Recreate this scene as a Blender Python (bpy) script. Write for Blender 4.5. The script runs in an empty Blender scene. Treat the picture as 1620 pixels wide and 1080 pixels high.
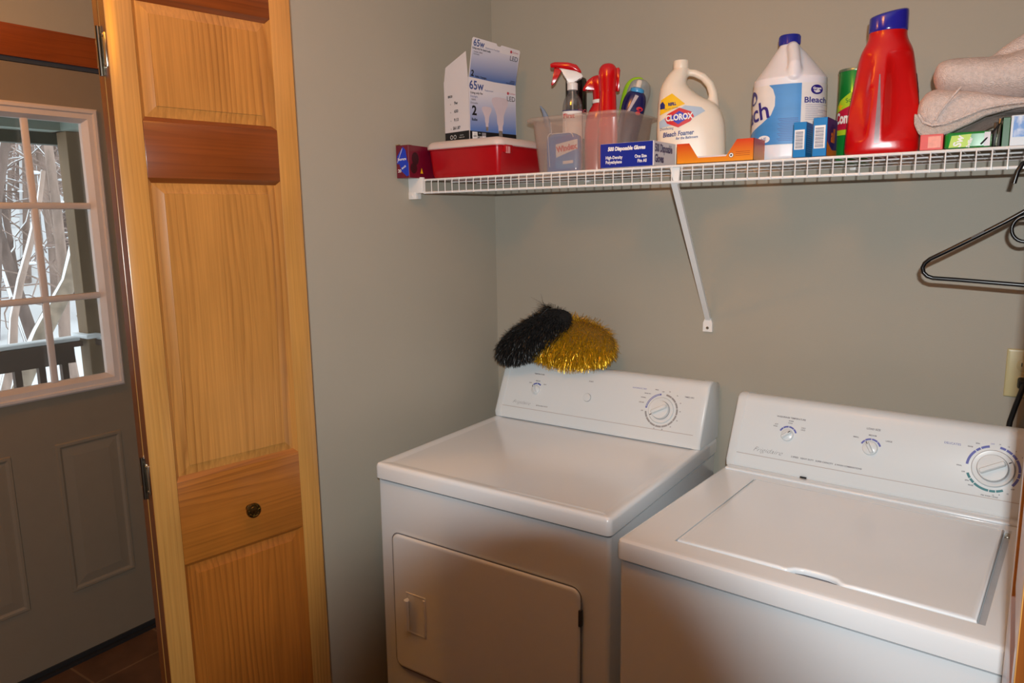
import bpy, bmesh, math, random
from mathutils import Vector, Matrix
from mathutils.bvhtree import BVHTree
random.seed(7)
PI = math.pi
SC = bpy.context.scene
COL = SC.collection
R = math.radians

# ------------------------------------------------------------------ camera, world, lights, exposure
CAM_LOC = Vector((1.48374, -2.08464, 1.55258))
CAM_R = Vector((0.82721548, 0.56164142, -0.01653696))
CAM_U = Vector((-0.07872292, 0.14498784, 0.98629672))
CAM_F = Vector((-0.55634275, 0.81457808, -0.16415024))
cd = bpy.data.cameras.new('camera_view')
cam = bpy.data.objects.new('camera_view', cd)
COL.objects.link(cam)
cd.sensor_width = 36.0
cd.lens = 1173.95 / 1620 * 36.0
cd.clip_start = 0.05
cd.clip_end = 200
cam.matrix_world = Matrix(((CAM_R.x, CAM_U.x, -CAM_F.x, CAM_LOC.x),
                           (CAM_R.y, CAM_U.y, -CAM_F.y, CAM_LOC.y),
                           (CAM_R.z, CAM_U.z, -CAM_F.z, CAM_LOC.z), (0, 0, 0, 1)))
SC.camera = cam
SC.view_settings.view_transform = 'Standard'
SC.view_settings.look = 'None'
SC.view_settings.exposure = 0.0
SC.view_settings.gamma = 1.0
SC.view_settings.use_curve_mapping = False

w = bpy.data.worlds.new('overcast')
SC.world = w
w.use_nodes = True
bgn = w.node_tree.nodes['Background']
bgn.inputs[0].default_value = (0.93, 0.965, 1.0, 1)
bgn.inputs[1].default_value = 2.3

FLASH_POS = CAM_LOC + CAM_U * 0.066 - CAM_F * 0.081 - CAM_R * 0.003


def light(name, kind, loc, energy, color, **kw):
    ld = bpy.data.lights.new(name, kind)
    ld.energy = energy
    ld.color = color
    for k, v in kw.items():
        setattr(ld, k, v)
    o = bpy.data.objects.new(name, ld)
    COL.objects.link(o)
    o.location = loc
    return o


fl = light('flash_light', 'AREA', FLASH_POS, 21.5, (0.935, 0.985, 1.0), shape='RECTANGLE', size=0.022, size_y=0.010)
fl.matrix_world = Matrix(((CAM_R.x, CAM_U.x, -CAM_F.x, FLASH_POS.x),
                          (CAM_R.y, CAM_U.y, -CAM_F.y, FLASH_POS.y),
                          (CAM_R.z, CAM_U.z, -CAM_F.z, FLASH_POS.z), (0, 0, 0, 1)))
LAMP_POS = Vector((0.80, -1.38, 2.30))
fl.data.spread = R(168)
light('hall_bulb_light', 'POINT', Vector((-0.60, -1.60, 2.28)), 13.0, (1.0, 0.36, 0.01), shadow_soft_size=0.06)
light('ceiling_bulb_light', 'POINT', LAMP_POS, 10.5, (1.0, 0.33, 0.01), shadow_soft_size=0.09)


# ------------------------------------------------------------------ materials
def lin(c):
    return tuple(((x / 255) / 12.92 if x / 255 <= 0.04045 else ((x / 255 + 0.055) / 1.055) ** 2.4) for x in c)


MATS = {}


def mat(name, c, rough=0.5, metal=0.0, var=0.06, vs=18.0, bump=0.0, bs=120.0, spec=0.5, coat=0.0, stretch=(1, 1, 1),
        trans=0.0, emit=0.0, sub=0.0, raw=False):
    if name in MATS:
        return MATS[name]
    m = bpy.data.materials.new(name)
    m.use_nodes = True
    nt = m.node_tree
    p = nt.nodes['Principled BSDF']
    col = c if raw else lin(c)
    tc = nt.nodes.new('ShaderNodeTexCoord')
    mp = nt.nodes.new('ShaderNodeMapping')
    mp.inputs['Scale'].default_value = stretch
    nt.links.new(tc.outputs['Object'], mp.inputs[0])
    n = nt.nodes.new('ShaderNodeTexNoise')
    n.inputs['Scale'].default_value = vs
    n.inputs['Detail'].default_value = 5
    nt.links.new(mp.outputs[0], n.inputs['Vector'])
    r = nt.nodes.new('ShaderNodeValToRGB')
    r.color_ramp.elements[0].position = 0.3
    r.color_ramp.elements[1].position = 0.7
    r.color_ramp.elements[0].color = tuple(min(1, x * (1 - var)) for x in col) + (1,)
    r.color_ramp.elements[1].color = tuple(min(1, x * (1 + var)) for x in col) + (1,)
    nt.links.new(n.outputs['Fac'], r.inputs[0])
    nt.links.new(r.outputs[0], p.inputs['Base Color'])
    p.inputs['Roughness'].default_value = rough
    p.inputs['Metallic'].default_value = metal
    p.inputs['Specular IOR Level'].default_value = spec
    p.inputs['Coat Weight'].default_value = coat
    p.inputs['Coat Roughness'].default_value = 0.15
    if sub:
        p.inputs['Subsurface Weight'].default_value = sub
        p.inputs['Subsurface Scale'].default_value = 0.01
    if trans:
        p.inputs['Transmission Weight'].default_value = trans
    if emit:
        p.inputs['Emission Color'].default_value = col + (1,)
        p.inputs['Emission Strength'].default_value = emit
    if bump:
        n2 = nt.nodes.new('ShaderNodeTexNoise')
        n2.inputs['Scale'].default_value = bs
        n2.inputs['Detail'].default_value = 3
        nt.links.new(mp.outputs[0], n2.inputs['Vector'])
        b = nt.nodes.new('ShaderNodeBump')
        b.inputs['Strength'].default_value = bump
        b.inputs['Distance'].default_value = 0.004
        nt.links.new(n2.outputs['Fac'], b.inputs['Height'])
        nt.links.new(b.outputs[0], p.inputs['Normal'])
    MATS[name] = m
    return m


def wood(name, light_c, dark_c, axis='z', offs=0.0, line=1.0, rough=0.3, coat=0.35, rings=80.0):
    """stained pine: grain lines run along `axis` in object space"""
    if name in MATS:
        return MATS[name]
    m = bpy.data.materials.new(name)
    m.use_nodes = True
    nt = m.node_tree
    N = nt.nodes.new
    L = nt.links.new
    p = nt.nodes['Principled BSDF']
    tc = N('ShaderNodeTexCoord')

    def noise(scale, stretch, detail=2):
        mp = N('ShaderNodeMapping')
        mp.inputs['Scale'].default_value = stretch
        mp.inputs['Location'].default_value = (offs, offs * 0.7, offs * 1.3)
        L(tc.outputs['Object'], mp.inputs[0])
        n = N('ShaderNodeTexNoise')
        n.inputs['Scale'].default_value = scale
        n.inputs['Detail'].default_value = detail
        L(mp.outputs[0], n.inputs['Vector'])
        return n.outputs['Fac']

    def math_(op, a, b):
        n = N('ShaderNodeMath')
        n.operation = op
        for i, v in enumerate((a, b)):
            if hasattr(v, 'is_output'): L(v, n.inputs[i])
            elif v is not None: n.inputs[i].default_value = v
        return n.outputs[0]
    st = {'z': (1, 1, 0.10), 'x': (0.10, 1, 1), 'y': (1, 0.10, 1)}[axis]
    sp = N('ShaderNodeSeparateXYZ')
    L(tc.outputs['Object'], sp.inputs[0])
    across = sp.outputs['X'] if axis == 'z' else sp.outputs['Z']
    v = math_('MULTIPLY', across, rings)
    v = math_('ADD', v, math_('MULTIPLY', noise(7.0, st), 9.0))
    v = math_('ADD', v, math_('MULTIPLY', noise(60.0, st), 0.5))
    fr = math_('FRACT', v, None)
    ramp = N('ShaderNodeValToRGB')
    e = ramp.color_ramp.elements
    e[0].position = 0.0
    e[0].color = (0.0, 0, 0, 1)
    e[1].position = 1.0
    e[1].color = (0.0, 0, 0, 1)
    for pos, t in ((0.35, 0.10), (0.74, 0.65), (0.86, 1.0), (0.93, 0.5)):
        q = ramp.color_ramp.elements.new(pos)
        q.color = (t, t, t, 1)
    L(fr, ramp.inputs[0])
    # the lines come and go across the board
    mr0 = N('ShaderNodeMapRange')
    mr0.inputs[1].default_value = 0.38
    mr0.inputs[2].default_value = 0.68
    mr0.inputs[3].default_value = 0.12
    mr0.inputs[4].default_value = 1.0
    L(noise(11.0, st, 1), mr0.inputs[0])
    fac = math_('MULTIPLY', math_('MULTIPLY', ramp.outputs[0], mr0.outputs[0]), 0.62 * line)
    mc = N('ShaderNodeMix')
    mc.data_type = 'RGBA'
    mc.inputs[6].default_value = lin(light_c) + (1,)
    mc.inputs[7].default_value = lin(dark_c) + (1,)
    L(fac, mc.inputs[0])
    fib = {'z': (260, 260, 5), 'x': (5, 260, 260), 'y': (260, 5, 260)}[axis]
    add = math_('ADD', noise(1.0, fib, 3), noise(6.0, (1, 1, 1) if axis != 'z' else (1, 1, 0.5), 3))
    mr = N('ShaderNodeMapRange')
    mr.inputs[1].default_value = 0.6
    mr.inputs[2].default_value = 1.4
    mr.inputs[3].default_value = 0.76
    mr.inputs[4].default_value = 1.20
    L(add, mr.inputs[0])
    mx = N('ShaderNodeMix')
    mx.data_type = 'RGBA'
    mx.blend_type = 'MULTIPLY'
    mx.inputs[0].default_value = 1.0
    L(mc.outputs[2], mx.inputs[6])
    L(mr.outputs[0], mx.inputs[7])
    L(mx.outputs[2], p.inputs['Base Color'])
    p.inputs['Roughness'].default_value = rough
    p.inputs['Coat Weight'].default_value = coat
    p.inputs['Coat Roughness'].default_value = 0.2
    MATS[name] = m
    return m


def seethrough(name, c, alpha, rough=0.3, gloss=0.08):
    """thin clear / milky plastic and window glass: transparent + diffuse body + reflections"""
    if name in MATS:
        return MATS[name]
    m = bpy.data.materials.new(name)
    m.use_nodes = True
    nt = m.node_tree
    nt.nodes.clear()
    N = nt.nodes.new
    L = nt.links.new
    out = N('ShaderNodeOutputMaterial')
    tr = N('ShaderNodeBsdfTransparent')
    tr.inputs[0].default_value = tuple(0.5 + 0.5 * x for x in lin(c)) + (1,)
    df = N('ShaderNodeBsdfDiffuse')
    noise = N('ShaderNodeTexNoise')
    noise.inputs['Scale'].default_value = 30
    rp = N('ShaderNodeValToRGB')
    rp.color_ramp.elements[0].color = tuple(x * 0.95 for x in lin(c)) + (1,)
    rp.color_ramp.elements[1].color = lin(c) + (1,)
    L(noise.outputs['Fac'], rp.inputs[0])
    L(rp.outputs[0], df.inputs[0])
    tl = N('ShaderNodeBsdfTranslucent')
    L(rp.outputs[0], tl.inputs[0])
    m0 = N('ShaderNodeMixShader')
    m0.inputs[0].default_value = 0.3
    L(df.outputs[0], m0.inputs[1])
    L(tl.outputs[0], m0.inputs[2])
    m1 = N('ShaderNodeMixShader')
    m1.inputs[0].default_value = alpha
    L(tr.outputs[0], m1.inputs[1])
    L(m0.outputs[0], m1.inputs[2])
    gl = N('ShaderNodeBsdfGlossy')
    gl.inputs['Roughness'].default_value = rough
    m2 = N('ShaderNodeMixShader')
    m2.inputs[0].default_value = gloss
    L(m1.outputs[0], m2.inputs[1])
    L(gl.outputs[0], m2.inputs[2])
    L(m2.outputs[0], out.inputs[0])
    MATS[name] = m
    return m


DARKW = mat('dark_unseen_walls', (92, 56, 34), 0.6, var=0.15, vs=5, stretch=(1, 6, 1))  # walls out of view, coloured dark so they bounce little flash
WALL = mat('wall_paint', (171, 166, 152), 0.55, var=0.015, vs=4, bump=0.06, bs=260, spec=0.3)
CEIL = mat('ceiling_paint', (232, 232, 230), 0.8, var=0.02, bump=0.1)
ENAMEL = mat('white_enamel', (234, 240, 244), 0.2, var=0.01, vs=3, coat=0.8)
ENAMEL2 = mat('white_console_plastic', (220, 226, 228), 0.3, var=0.01, vs=3)
SEAM = mat('dark_seam', (52, 52, 58), 0.6)
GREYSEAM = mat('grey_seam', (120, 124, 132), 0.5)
GREYTRIM = mat('grey_gap_trim', (170, 176, 182), 0.4)
WIRE = mat('white_vinyl_wire', (235, 236, 236), 0.3, var=0.02)
WHITEP = mat('white_plastic', (240, 240, 238), 0.35, var=0.02)
BLACK = mat('black_plastic', (14, 14, 16), 0.25, var=0.1)
RUBBER = mat('black_rubber', (16, 16, 18), 0.5, var=0.1)
INK = mat('black_ink', (22, 22, 26), 0.5)
INKG = mat('grey_ink', (105, 104, 112), 0.5)
INKB = mat('blue_ink', (86, 98, 168), 0.5)
NAVY = mat('navy_ink', (22, 36, 120), 0.45)
TEAL = mat('teal_ink', (52, 124, 132), 0.5)
WHITEINK = mat('white_ink', (240, 240, 240), 0.5)
REDINK = mat('red_ink', (205, 32, 44), 0.45)
YELINK = mat('yellow_ink', (242, 196, 28), 0.45)
CHROME = mat('bright_metal', (196, 188, 172), 0.22, metal=1.0, var=0.05)
BRASS = mat('antique_brass', (118, 100, 58), 0.3, metal=1.0, var=0.35, vs=260)
PINE = wood('pine_stile', (186, 136, 70), (138, 86, 34), 'z', 0.0, 0.8, rings=110)
PINE2 = wood('pine_panel', (180, 126, 62), (120, 70, 26), 'z', 3.1, 1.0, rings=75)
PINE3 = wood('pine_lower_panel', (164, 98, 36), (102, 52, 14), 'z', 5.7, 1.0, rings=75)
REDPINE = wood('reddish_pine_rail', (122, 62, 22), (90, 40, 10), 'x', 1.7, 0.9, rings=70)
LOCKPINE = wood('pine_lock_rail', (162, 98, 36), (98, 50, 12), 'x', 2.4, 1.0, rings=80)
EDGEPINE = wood('darker_stile_edge', (128, 70, 26), (90, 44, 12), 'z', 8.8, 0.9, rings=120)
CASING = wood('stained_casing', (150, 74, 32), (100, 42, 16), 'y', 4.4, 0.9, rings=60)


# ------------------------------------------------------------------ mesh building
class MB:
    def __init__(s):
        s.bm = bmesh.new()
        s.n = 0

    def _bev(s, geom_v, b, seg=2):
        ed = [e for e in s.bm.edges if all(v in geom_v for v in e.verts)]
        bmesh.ops.bevel(s.bm, geom=ed, offset=b, segments=seg, affect='EDGES', profile=0.5)

    def box(s, x0, x1, y0, y1, z0, z1, bev=0, mi=0, seg=2, mx=None):
        if x0 > x1: x0, x1 = x1, x0
        if y0 > y1: y0, y1 = y1, y0
        if z0 > z1: z0, z1 = z1, z0
        pts = [(x, y, z) for x in (x0, x1) for y in (y0, y1) for z in (z0, z1)]
        if mx: pts = [mx @ Vector(p) for p in pts]
        v = [s.bm.verts.new(p) for p in pts]
        fs = []
        for q in ((0, 1, 3, 2), (4, 6, 7, 5), (0, 4, 5, 1), (2, 3, 7, 6), (0, 2, 6, 4), (1, 5, 7, 3)):
            f = s.bm.faces.new([v[i] for i in q])
            f.material_index = mi
            fs.append(f)
        if bev: s._bev(set(v), bev, seg)
        return s

    def rings(s, rings, cap0=True, cap1=True, mi=0, closed=True):
        vr = [[s.bm.verts.new(p) for p in r] for r in rings]
        n = len(vr[0])
        for a, b in zip(vr, vr[1:]):
            for i in range(n if closed else n - 1):
                j = (i + 1) % n
                f = s.bm.faces.new((a[i], a[j], b[j], b[i]))
                f.material_index = mi
        if cap0 and len(vr[0]) > 2:
            f = s.bm.faces.new(list(reversed(vr[0])))
            f.material_index = mi
        if cap1 and len(vr[-1]) > 2:
            f = s.bm.faces.new(vr[-1])
            f.material_index = mi
        return s

    def lathe(s, prof, c=(0, 0, 0), seg=32, mx=None, mi=0, cap0=True, cap1=True):
        rs = []
        for r, z in prof:
            ring = [Vector((c[0] + r * math.cos(2 * PI * k / seg), c[1] + r * math.sin(2 * PI * k / seg), c[2] + z)) for k in range(seg)]
            if mx: ring = [mx @ p for p in ring]
            rs.append(ring)
        return s.rings(rs, cap0, cap1, mi)

    def tube(s, pts, rad, seg=10, mi=0, caps=True, flat=1.0):
        pts = [Vector(p) for p in pts]
        if not isinstance(rad, (list, tuple)): rad = [rad] * len(pts)
        rs = []
        ref = None
        for i, p in enumerate(pts):
            a = pts[max(0, i - 1)]
            b = pts[min(len(pts) - 1, i + 1)]
            t = (b - a).normalized()
            if ref is None:
                ref = Vector((0, 0, 1)) if abs(t.z) < 0.9 else Vector((1, 0, 0))
            u = t.cross(ref)
            if u.length < 1e-6: u = t.orthogonal()
            u.normalize()
            v = t.cross(u).normalized()
            ref = -v if False else u.cross(t).normalized()
            rs.append([p + (u * math.cos(2 * PI * k / seg) + v * flat * math.sin(2 * PI * k / seg)) * rad[i] for k in range(seg)])
        return s.rings(rs, caps, caps, mi)

    def prism(s, poly, y0, y1, mx=None, mi=0, bev=0):
        """poly in (x, z), extruded y0..y1"""
        a = [Vector((p[0], y0, p[1])) for p in poly]
        b = [Vector((p[0], y1, p[1])) for p in poly]
        if mx:
            a = [mx @ p for p in a]
            b = [mx @ p for p in b]
        va = [s.bm.verts.new(p) for p in a]
        vb = [s.bm.verts.new(p) for p in b]
        n = len(poly)
        f = [s.bm.faces.new(va), s.bm.faces.new(list(reversed(vb)))]
        for i in range(n):
            j = (i + 1) % n
            f.append(s.bm.faces.new((va[j], va[i], vb[i], vb[j])))
        for x in f: x.material_index = mi
        if bev: s._bev(set(va + vb), bev)
        return s

    def loft(s, secs, seg=40, mi=0, sub=4):
        """secs: (z, cx, cy, rx, ry, n) superellipses, smoothly interpolated"""
        out = []
        for i in range(len(secs) - 1):
            p0 = secs[max(0, i - 1)]
            p1 = secs[i]
            p2 = secs[i + 1]
            p3 = secs[min(len(secs) - 1, i + 2)]
            for k in range(sub):
                t = k / sub
                out.append(tuple(0.5 * ((2 * p1[j]) + (-p0[j] + p2[j]) * t + (2 * p0[j] - 5 * p1[j] + 4 * p2[j] - p3[j]) * t * t +
                                        (-p0[j] + 3 * p1[j] - 3 * p2[j] + p3[j]) * t ** 3) for j in range(6)))
        out.append(secs[-1])
        rs = []
        for z, cx, cy, rx, ry, n in out:
            ring = []
            for k in range(seg):
                a = 2 * PI * k / seg
                c, d = math.cos(a), math.sin(a)
                ring.append(Vector((cx + max(rx, 1e-4) * math.copysign(abs(c) ** (2 / n), c), cy + max(ry, 1e-4) * math.copysign(abs(d) ** (2 / n), d), z)))
            rs.append(ring)
        return s.rings(rs, True, True, mi)

    def rrstack(s, x0, x1, y0, y1, r, prof, mx=None, mi=0, seg=5, cap0=True, cap1=True):
        """rounded rectangle rings in xy; prof: (inset, z)"""
        rs = []
        for ins, z in prof:
            rr = max(r - ins, 0.0008)
            X0, X1, Y0, Y1 = x0 + ins, x1 - ins, y0 + ins, y1 - ins
            ring = []
            for cx, cy, a0 in ((X1 - rr, Y1 - rr, 0), (X0 + rr, Y1 - rr, 90), (X0 + rr, Y0 + rr, 180), (X1 - rr, Y0 + rr, 270)):
                for k in range(seg + 1):
                    a = R(a0 + 90 * k / seg)
                    ring.append(Vector((cx + rr * math.cos(a), cy + rr * math.sin(a), z)))
            if mx: ring = [mx @ p for p in ring]
            rs.append(ring)
        return s.rings(rs, cap0, cap1, mi)

    def skew(s):
        for v in s.bm.verts:
            if v.co.z > 1.94 - SZ:
                v.co.z += 0.16 * (v.co.x + 0.0145) + 0.12 * v.co.y
        return s

    def flat(s, verts, faces, fn, mi=0, step=None):
        """2D figure put on a surface by fn(u, v) -> Vector"""
        t = bmesh.new()
        vs = [t.verts.new((p[0], p[1], 0)) for p in verts]
        for f in faces:
            try: t.faces.new([vs[i] for i in f])
            except ValueError: pass
        if step:
            bmesh.ops.triangulate(t, faces=t.faces[:])
            for _ in range(7):
                ed = [e for e in t.edges if e.calc_length() > step]
                if not ed: break
                bmesh.ops.subdivide_edges(t, edges=ed, cuts=1)
                bmesh.ops.triangulate(t, faces=t.faces[:])
        idx = {}
        for v in t.verts:
            idx[v] = s.bm.verts.new(fn(v.co.x, v.co.y))
        for f in t.faces:
            try:
                g = s.bm.faces.new([idx[v] for v in f.verts])
                g.material_index = mi
            except ValueError: pass
        t.free()
        return s

    def poly(s, pts, fn, mi=0, step=None):
        return s.flat(pts, [list(range(len(pts)))], fn, mi, step)

    def rect(s, x0, x1, z0, z1, fn, mi=0, step=None):
        return s.poly([(x0, z0), (x1, z0), (x1, z1), (x0, z1)], fn, mi, step)

    def text(s, t, size, x, z, fn, mi=0, step=None, align='CENTER', bold=0.0, shear=0.0, xs=1.0, rot=0.0):
        vs, fs = text2d(t, size, bold, shear, align)
        c, d = math.cos(rot), math.sin(rot)
        vs = [(x + (p[0] * xs) * c - p[1] * d, z + (p[0] * xs) * d + p[1] * c) for p in vs]
        return s.flat(vs, fs, fn, mi, step)

    def arc(s, cx, cz, r0, r1, a0, a1, fn, mi=0, n=16):
        vs, fs = [], []
        for k in range(n + 1):
            a = R(a0 + (a1 - a0) * k / n)
            vs += [(cx + r0 * math.cos(a), cz + r0 * math.sin(a)), (cx + r1 * math.cos(a), cz + r1 * math.sin(a))]
        for k in range(n): fs.append((2 * k, 2 * k + 1, 2 * k + 3, 2 * k + 2))
        return s.flat(vs, fs, fn, mi)

    def disc(s, cx, cz, r, fn, mi=0, n=24, ry=None):
        ry = ry or r
        return s.poly([(cx + r * math.cos(2 * PI * k / n), cz + ry * math.sin(2 * PI * k / n)) for k in range(n)], fn, mi)

    def mesh(s, name, mats, smooth=35, recalc=True):
        if recalc: bmesh.ops.recalc_face_normals(s.bm, faces=s.bm.faces[:])
        me = bpy.data.meshes.new(name)
        s.bm.to_mesh(me)
        s.bm.free()
        for m in (mats if isinstance(mats, (list, tuple)) else [mats]): me.materials.append(m)
        if smooth:
            me.shade_smooth()
            me.set_sharp_from_angle(angle=R(smooth))
        return me

    def build(s, name, mats, parent=None, smooth=35, recalc=True):
        me = s.mesh(name, mats, smooth, recalc)
        o = bpy.data.objects.new(name, me)
        COL.objects.link(o)
        if parent: o.parent = parent
        return o


_tc = {}


def text2d(t, size, bold, shear, align):
    k = (t, size, bold, shear, align)
    if k in _tc: return _tc[k]
    cu = bpy.data.curves.new('t', 'FONT')
    cu.body = t
    cu.size = size
    cu.shear = shear
    cu.offset = bold
    cu.align_x = align
    cu.align_y = 'CENTER'
    cu.resolution_u = 3
    o = bpy.data.objects.new('t', cu)
    COL.objects.link(o)
    me = bpy.data.meshes.new_from_object(o)
    vs = [(v.co.x, v.co.y) for v in me.vertices]
    fs = [tuple(p.vertices) for p in me.polygons]
    bpy.data.meshes.remove(me)
    bpy.data.objects.remove(o)
    bpy.data.curves.remove(cu)
    _tc[k] = (vs, fs)
    return _tc[k]


def empty(name, loc=(0, 0, 0), rz=0, parent=None):
    o = bpy.data.objects.new(name, None)
    o.empty_display_size = 0.05
    COL.objects.link(o)
    o.location = loc
    o.rotation_euler = (0, 0, rz)
    if parent: o.parent = parent
    return o


def tag(o, label=None, cat=None, group=None, kind=None):
    if label: o['label'] = label
    if cat: o['category'] = cat
    if group: o['group'] = group
    if kind: o['kind'] = kind
    return o


def struct(o, label, cat):
    return tag(o, label, cat, kind='structure')


def remeshed(mb, name, mats, voxel=0.003, smooth=6, parent=None):
    """merge overlapping lumps into one continuous skin"""
    me = mb.mesh('tmp', mats, smooth=0)
    o = bpy.data.objects.new('tmp', me)
    COL.objects.link(o)
    m = o.modifiers.new('r', 'REMESH')
    m.mode = 'VOXEL'
    m.voxel_size = voxel
    m2 = o.modifiers.new('s', 'SMOOTH')
    m2.iterations = smooth
    m2.factor = 0.5
    dg = bpy.context.evaluated_depsgraph_get()
    me2 = bpy.data.meshes.new_from_object(o.evaluated_get(dg))
    bpy.data.objects.remove(o)
    me2.name = name
    me2.shade_smooth()
    if not me2.materials:
        for m in (mats if isinstance(mats, (list, tuple)) else [mats]): me2.materials.append(m)
    o = bpy.data.objects.new(name, me2)
    COL.objects.link(o)
    if parent: o.parent = parent
    return o


def projector(o, off=0.0009, ysrc=-0.5, dirn=None):
    """print onto a curved body from its local -y side"""
    me = o.data
    bvh = BVHTree.FromPolygons([v.co.copy() for v in me.vertices], [tuple(p.vertices) for p in me.polygons])
    d = Vector(dirn or (0, 1, 0)).normalized()
    side = Vector((d.y, -d.x, 0))

    def fn(u, v):
        src = side * u + Vector((0, 0, v)) - d * 0.6
        hit, nrm, _, _ = bvh.ray_cast(src, d)
        if hit is None:
            hit, nrm, _, _ = bvh.find_nearest(side * u + Vector((0, 0, v)) - d * 0.1)
        return hit + nrm * off
    return fn


def plane(origin, ex, ez, off=0.0005):
    o = Vector(origin)
    ex = Vector(ex)
    ez = Vector(ez)
    n = ex.cross(ez).normalized()
    return lambda u, v: o + ex * u + ez * v + n * off


# ------------------------------------------------------------------ the room
def floor_mat():
    m = bpy.data.materials.new('brown_tile')
    m.use_nodes = True
    nt = m.node_tree
    p = nt.nodes['Principled BSDF']
    tc = nt.nodes.new('ShaderNodeTexCoord')
    mp = nt.nodes.new('ShaderNodeMapping')
    mp.inputs['Location'].default_value = (0.11, 0.07, 0)
    nt.links.new(tc.outputs['Object'], mp.inputs[0])
    br = nt.nodes.new('ShaderNodeTexBrick')
    br.offset = 0.0
    br.inputs['Scale'].default_value = 1.0
    br.inputs['Brick Width'].default_value = 0.305
    br.inputs['Row Height'].default_value = 0.305
    br.inputs['Mortar Size'].default_value = 0.004
    br.inputs['Color1'].default_value = lin((104, 72, 46)) + (1,)
    br.inputs['Color2'].default_value = lin((88, 60, 40)) + (1,)
    br.inputs['Mortar'].default_value = lin((120, 92, 66)) + (1,)
    nt.links.new(mp.outputs[0], br.inputs['Vector'])
    n = nt.nodes.new('ShaderNodeTexNoise')
    n.inputs['Scale'].default_value = 9
    n.inputs['Detail'].default_value = 6
    nt.links.new(tc.outputs['Object'], n.inputs['Vector'])
    mr = nt.nodes.new('ShaderNodeMapRange')
    mr.inputs[1].default_value = 0.3
    mr.inputs[2].default_value = 0.7
    mr.inputs[3].default_value = 0.7
    mr.inputs[4].default_value = 1.25
    nt.links.new(n.outputs['Fac'], mr.inputs[0])
    mx = nt.nodes.new('ShaderNodeMix')
    mx.data_type = 'RGBA'
    mx.blend_type = 'MULTIPLY'
    mx.inputs[0].default_value = 1
    nt.links.new(br.outputs[0], mx.inputs[6])
    nt.links.new(mr.outputs[0], mx.inputs[7])
    nt.links.new(mx.outputs[2], p.inputs['Base Color'])
    p.inputs['Roughness'].default_value = 0.45
    return m


struct(MB().box(-1.36, 3.0, -3.9, 0.1, -0.1, 0).build('floor', floor_mat(), smooth=0), 'brown tiled floor below the doors and machines', 'floor')
struct(MB().box(-1.36, 3.0, -3.9, 0.1, 2.44, 2.54).build('ceiling', CEIL, smooth=0), 'flat white painted ceiling above the laundry closet', 'ceiling')
struct(MB().box(-1.36, 3.0, 0.0, 0.1, 0, 2.44).build('wall_back', WALL, smooth=0), 'greige painted back wall behind the shelf and both machines', 'wall')
LWX = 0.077
m = MB()
m.prism([(0, 0), (0, 0.001)], 0, 1) if False else None
vv = [(0, 0), (-LWX * 0.95, -0.95), (-LWX * 0.95 - 0.11, -0.95), (-0.11, 0)]
m.rings([[Vector((x, y, z)) for x, y in vv] for z in (0, 2.44)])
struct(m.build('wall_left', WALL, smooth=0), 'greige closet side wall between the folding door and the corner', 'wall')
m = MB()
m.box(-1.355, -1.215, -3.9, -1.485, 0, 2.44).box(-1.355, -1.215, -0.53, 0.0, 0, 2.44).box(-1.355, -1.215, -1.485, -0.53, 2.085, 2.44)
struct(m.build('wall_far_left', WALL, smooth=0), 'wall around the outside door, seen above its stained casing', 'wall')
struct(MB().box(2.9, 3.0, -3.9, 0, 0, 2.44).build('wall_right', DARKW, smooth=0), 'wall on the right of the room, outside the photo', 'wall')
struct(MB().box(-1.36, 3.0, -4.0, -3.9, 0, 2.44).build('wall_front', DARKW, smooth=0), 'wall behind the camera, outside the photo', 'wall')
struct(MB().box(1.74, 1.85, -0.98, 0, 0, 2.44).box(1.85, 2.9, -0.98, -0.87, 0, 2.44).build('wall_closet_right', DARKW, smooth=0), 'closet side wall right of the washer, outside the photo', 'wall')
# casing over the outside door
m = MB()
m.box(-1.215, -1.196, -1.58, -0.42, 2.083, 2.183, bev=0.003)
m.box(-1.215, -1.196, -0.52, -0.42, 0, 2.083, bev=0.003)
m.box(-1.215, -1.196, -1.58, -1.49, 0, 2.083, bev=0.003)
m.box(-1.345, -1.258, -1.487, -1.440, 0, 2.085).box(-1.345, -1.258, -0.576, -0.528, 0, 2.085).box(-1.345, -1.258, -1.487, -0.528, 2.050, 2.0855)
struct(m.build('trim_1', CASING), 'reddish stained wooden casing over the outside door', 'trim')

# ---- outside door with nine-pane window
DOORP = mat('door_paint', (138, 124, 106), 0.45, var=0.02)
FRAMEP = mat('window_frame_paint', (212, 200, 194), 0.4, var=0.03, vs=9)
d1 = struct(empty('door_1', (-1.211, -1.008, 0)), 'painted outside door with a nine-pane window looking onto a snowy porch', 'door')
m = MB()
W2 = 0.456
m.box(-0.044, 0, -W2, -0.30, 0.012, 2.068).box(-0.044, 0, 0.30, W2, 0.012, 2.068)
m.box(-0.044, 0, -0.30, 0.30, 0.012, 0.985).box(-0.044, 0, -0.30, 0.30, 1.93, 2.068)
MX = Matrix(((0, 0, 1, 0), (1, 0, 0, 0), (0, 1, 0, 0), (0, 0, 0, 1)))
m.build('slab', DOORP, d1, smooth=0)
for a, b in ((0.068, 0.297), (-0.305, -0.068)):
    q = MB()
    q.rrstack(a, b, 0.262, 0.808, 0.003, [(0, 0), (0.004, 0.006), (0.012, 0.006), (0.02, 0.0012), (0.026, 0.0012), (0.05, 0.007), (0.054, 0.0072)], MX, cap0=False)
    q.build('molded_panel', DOORP, d1, smooth=25)


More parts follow.
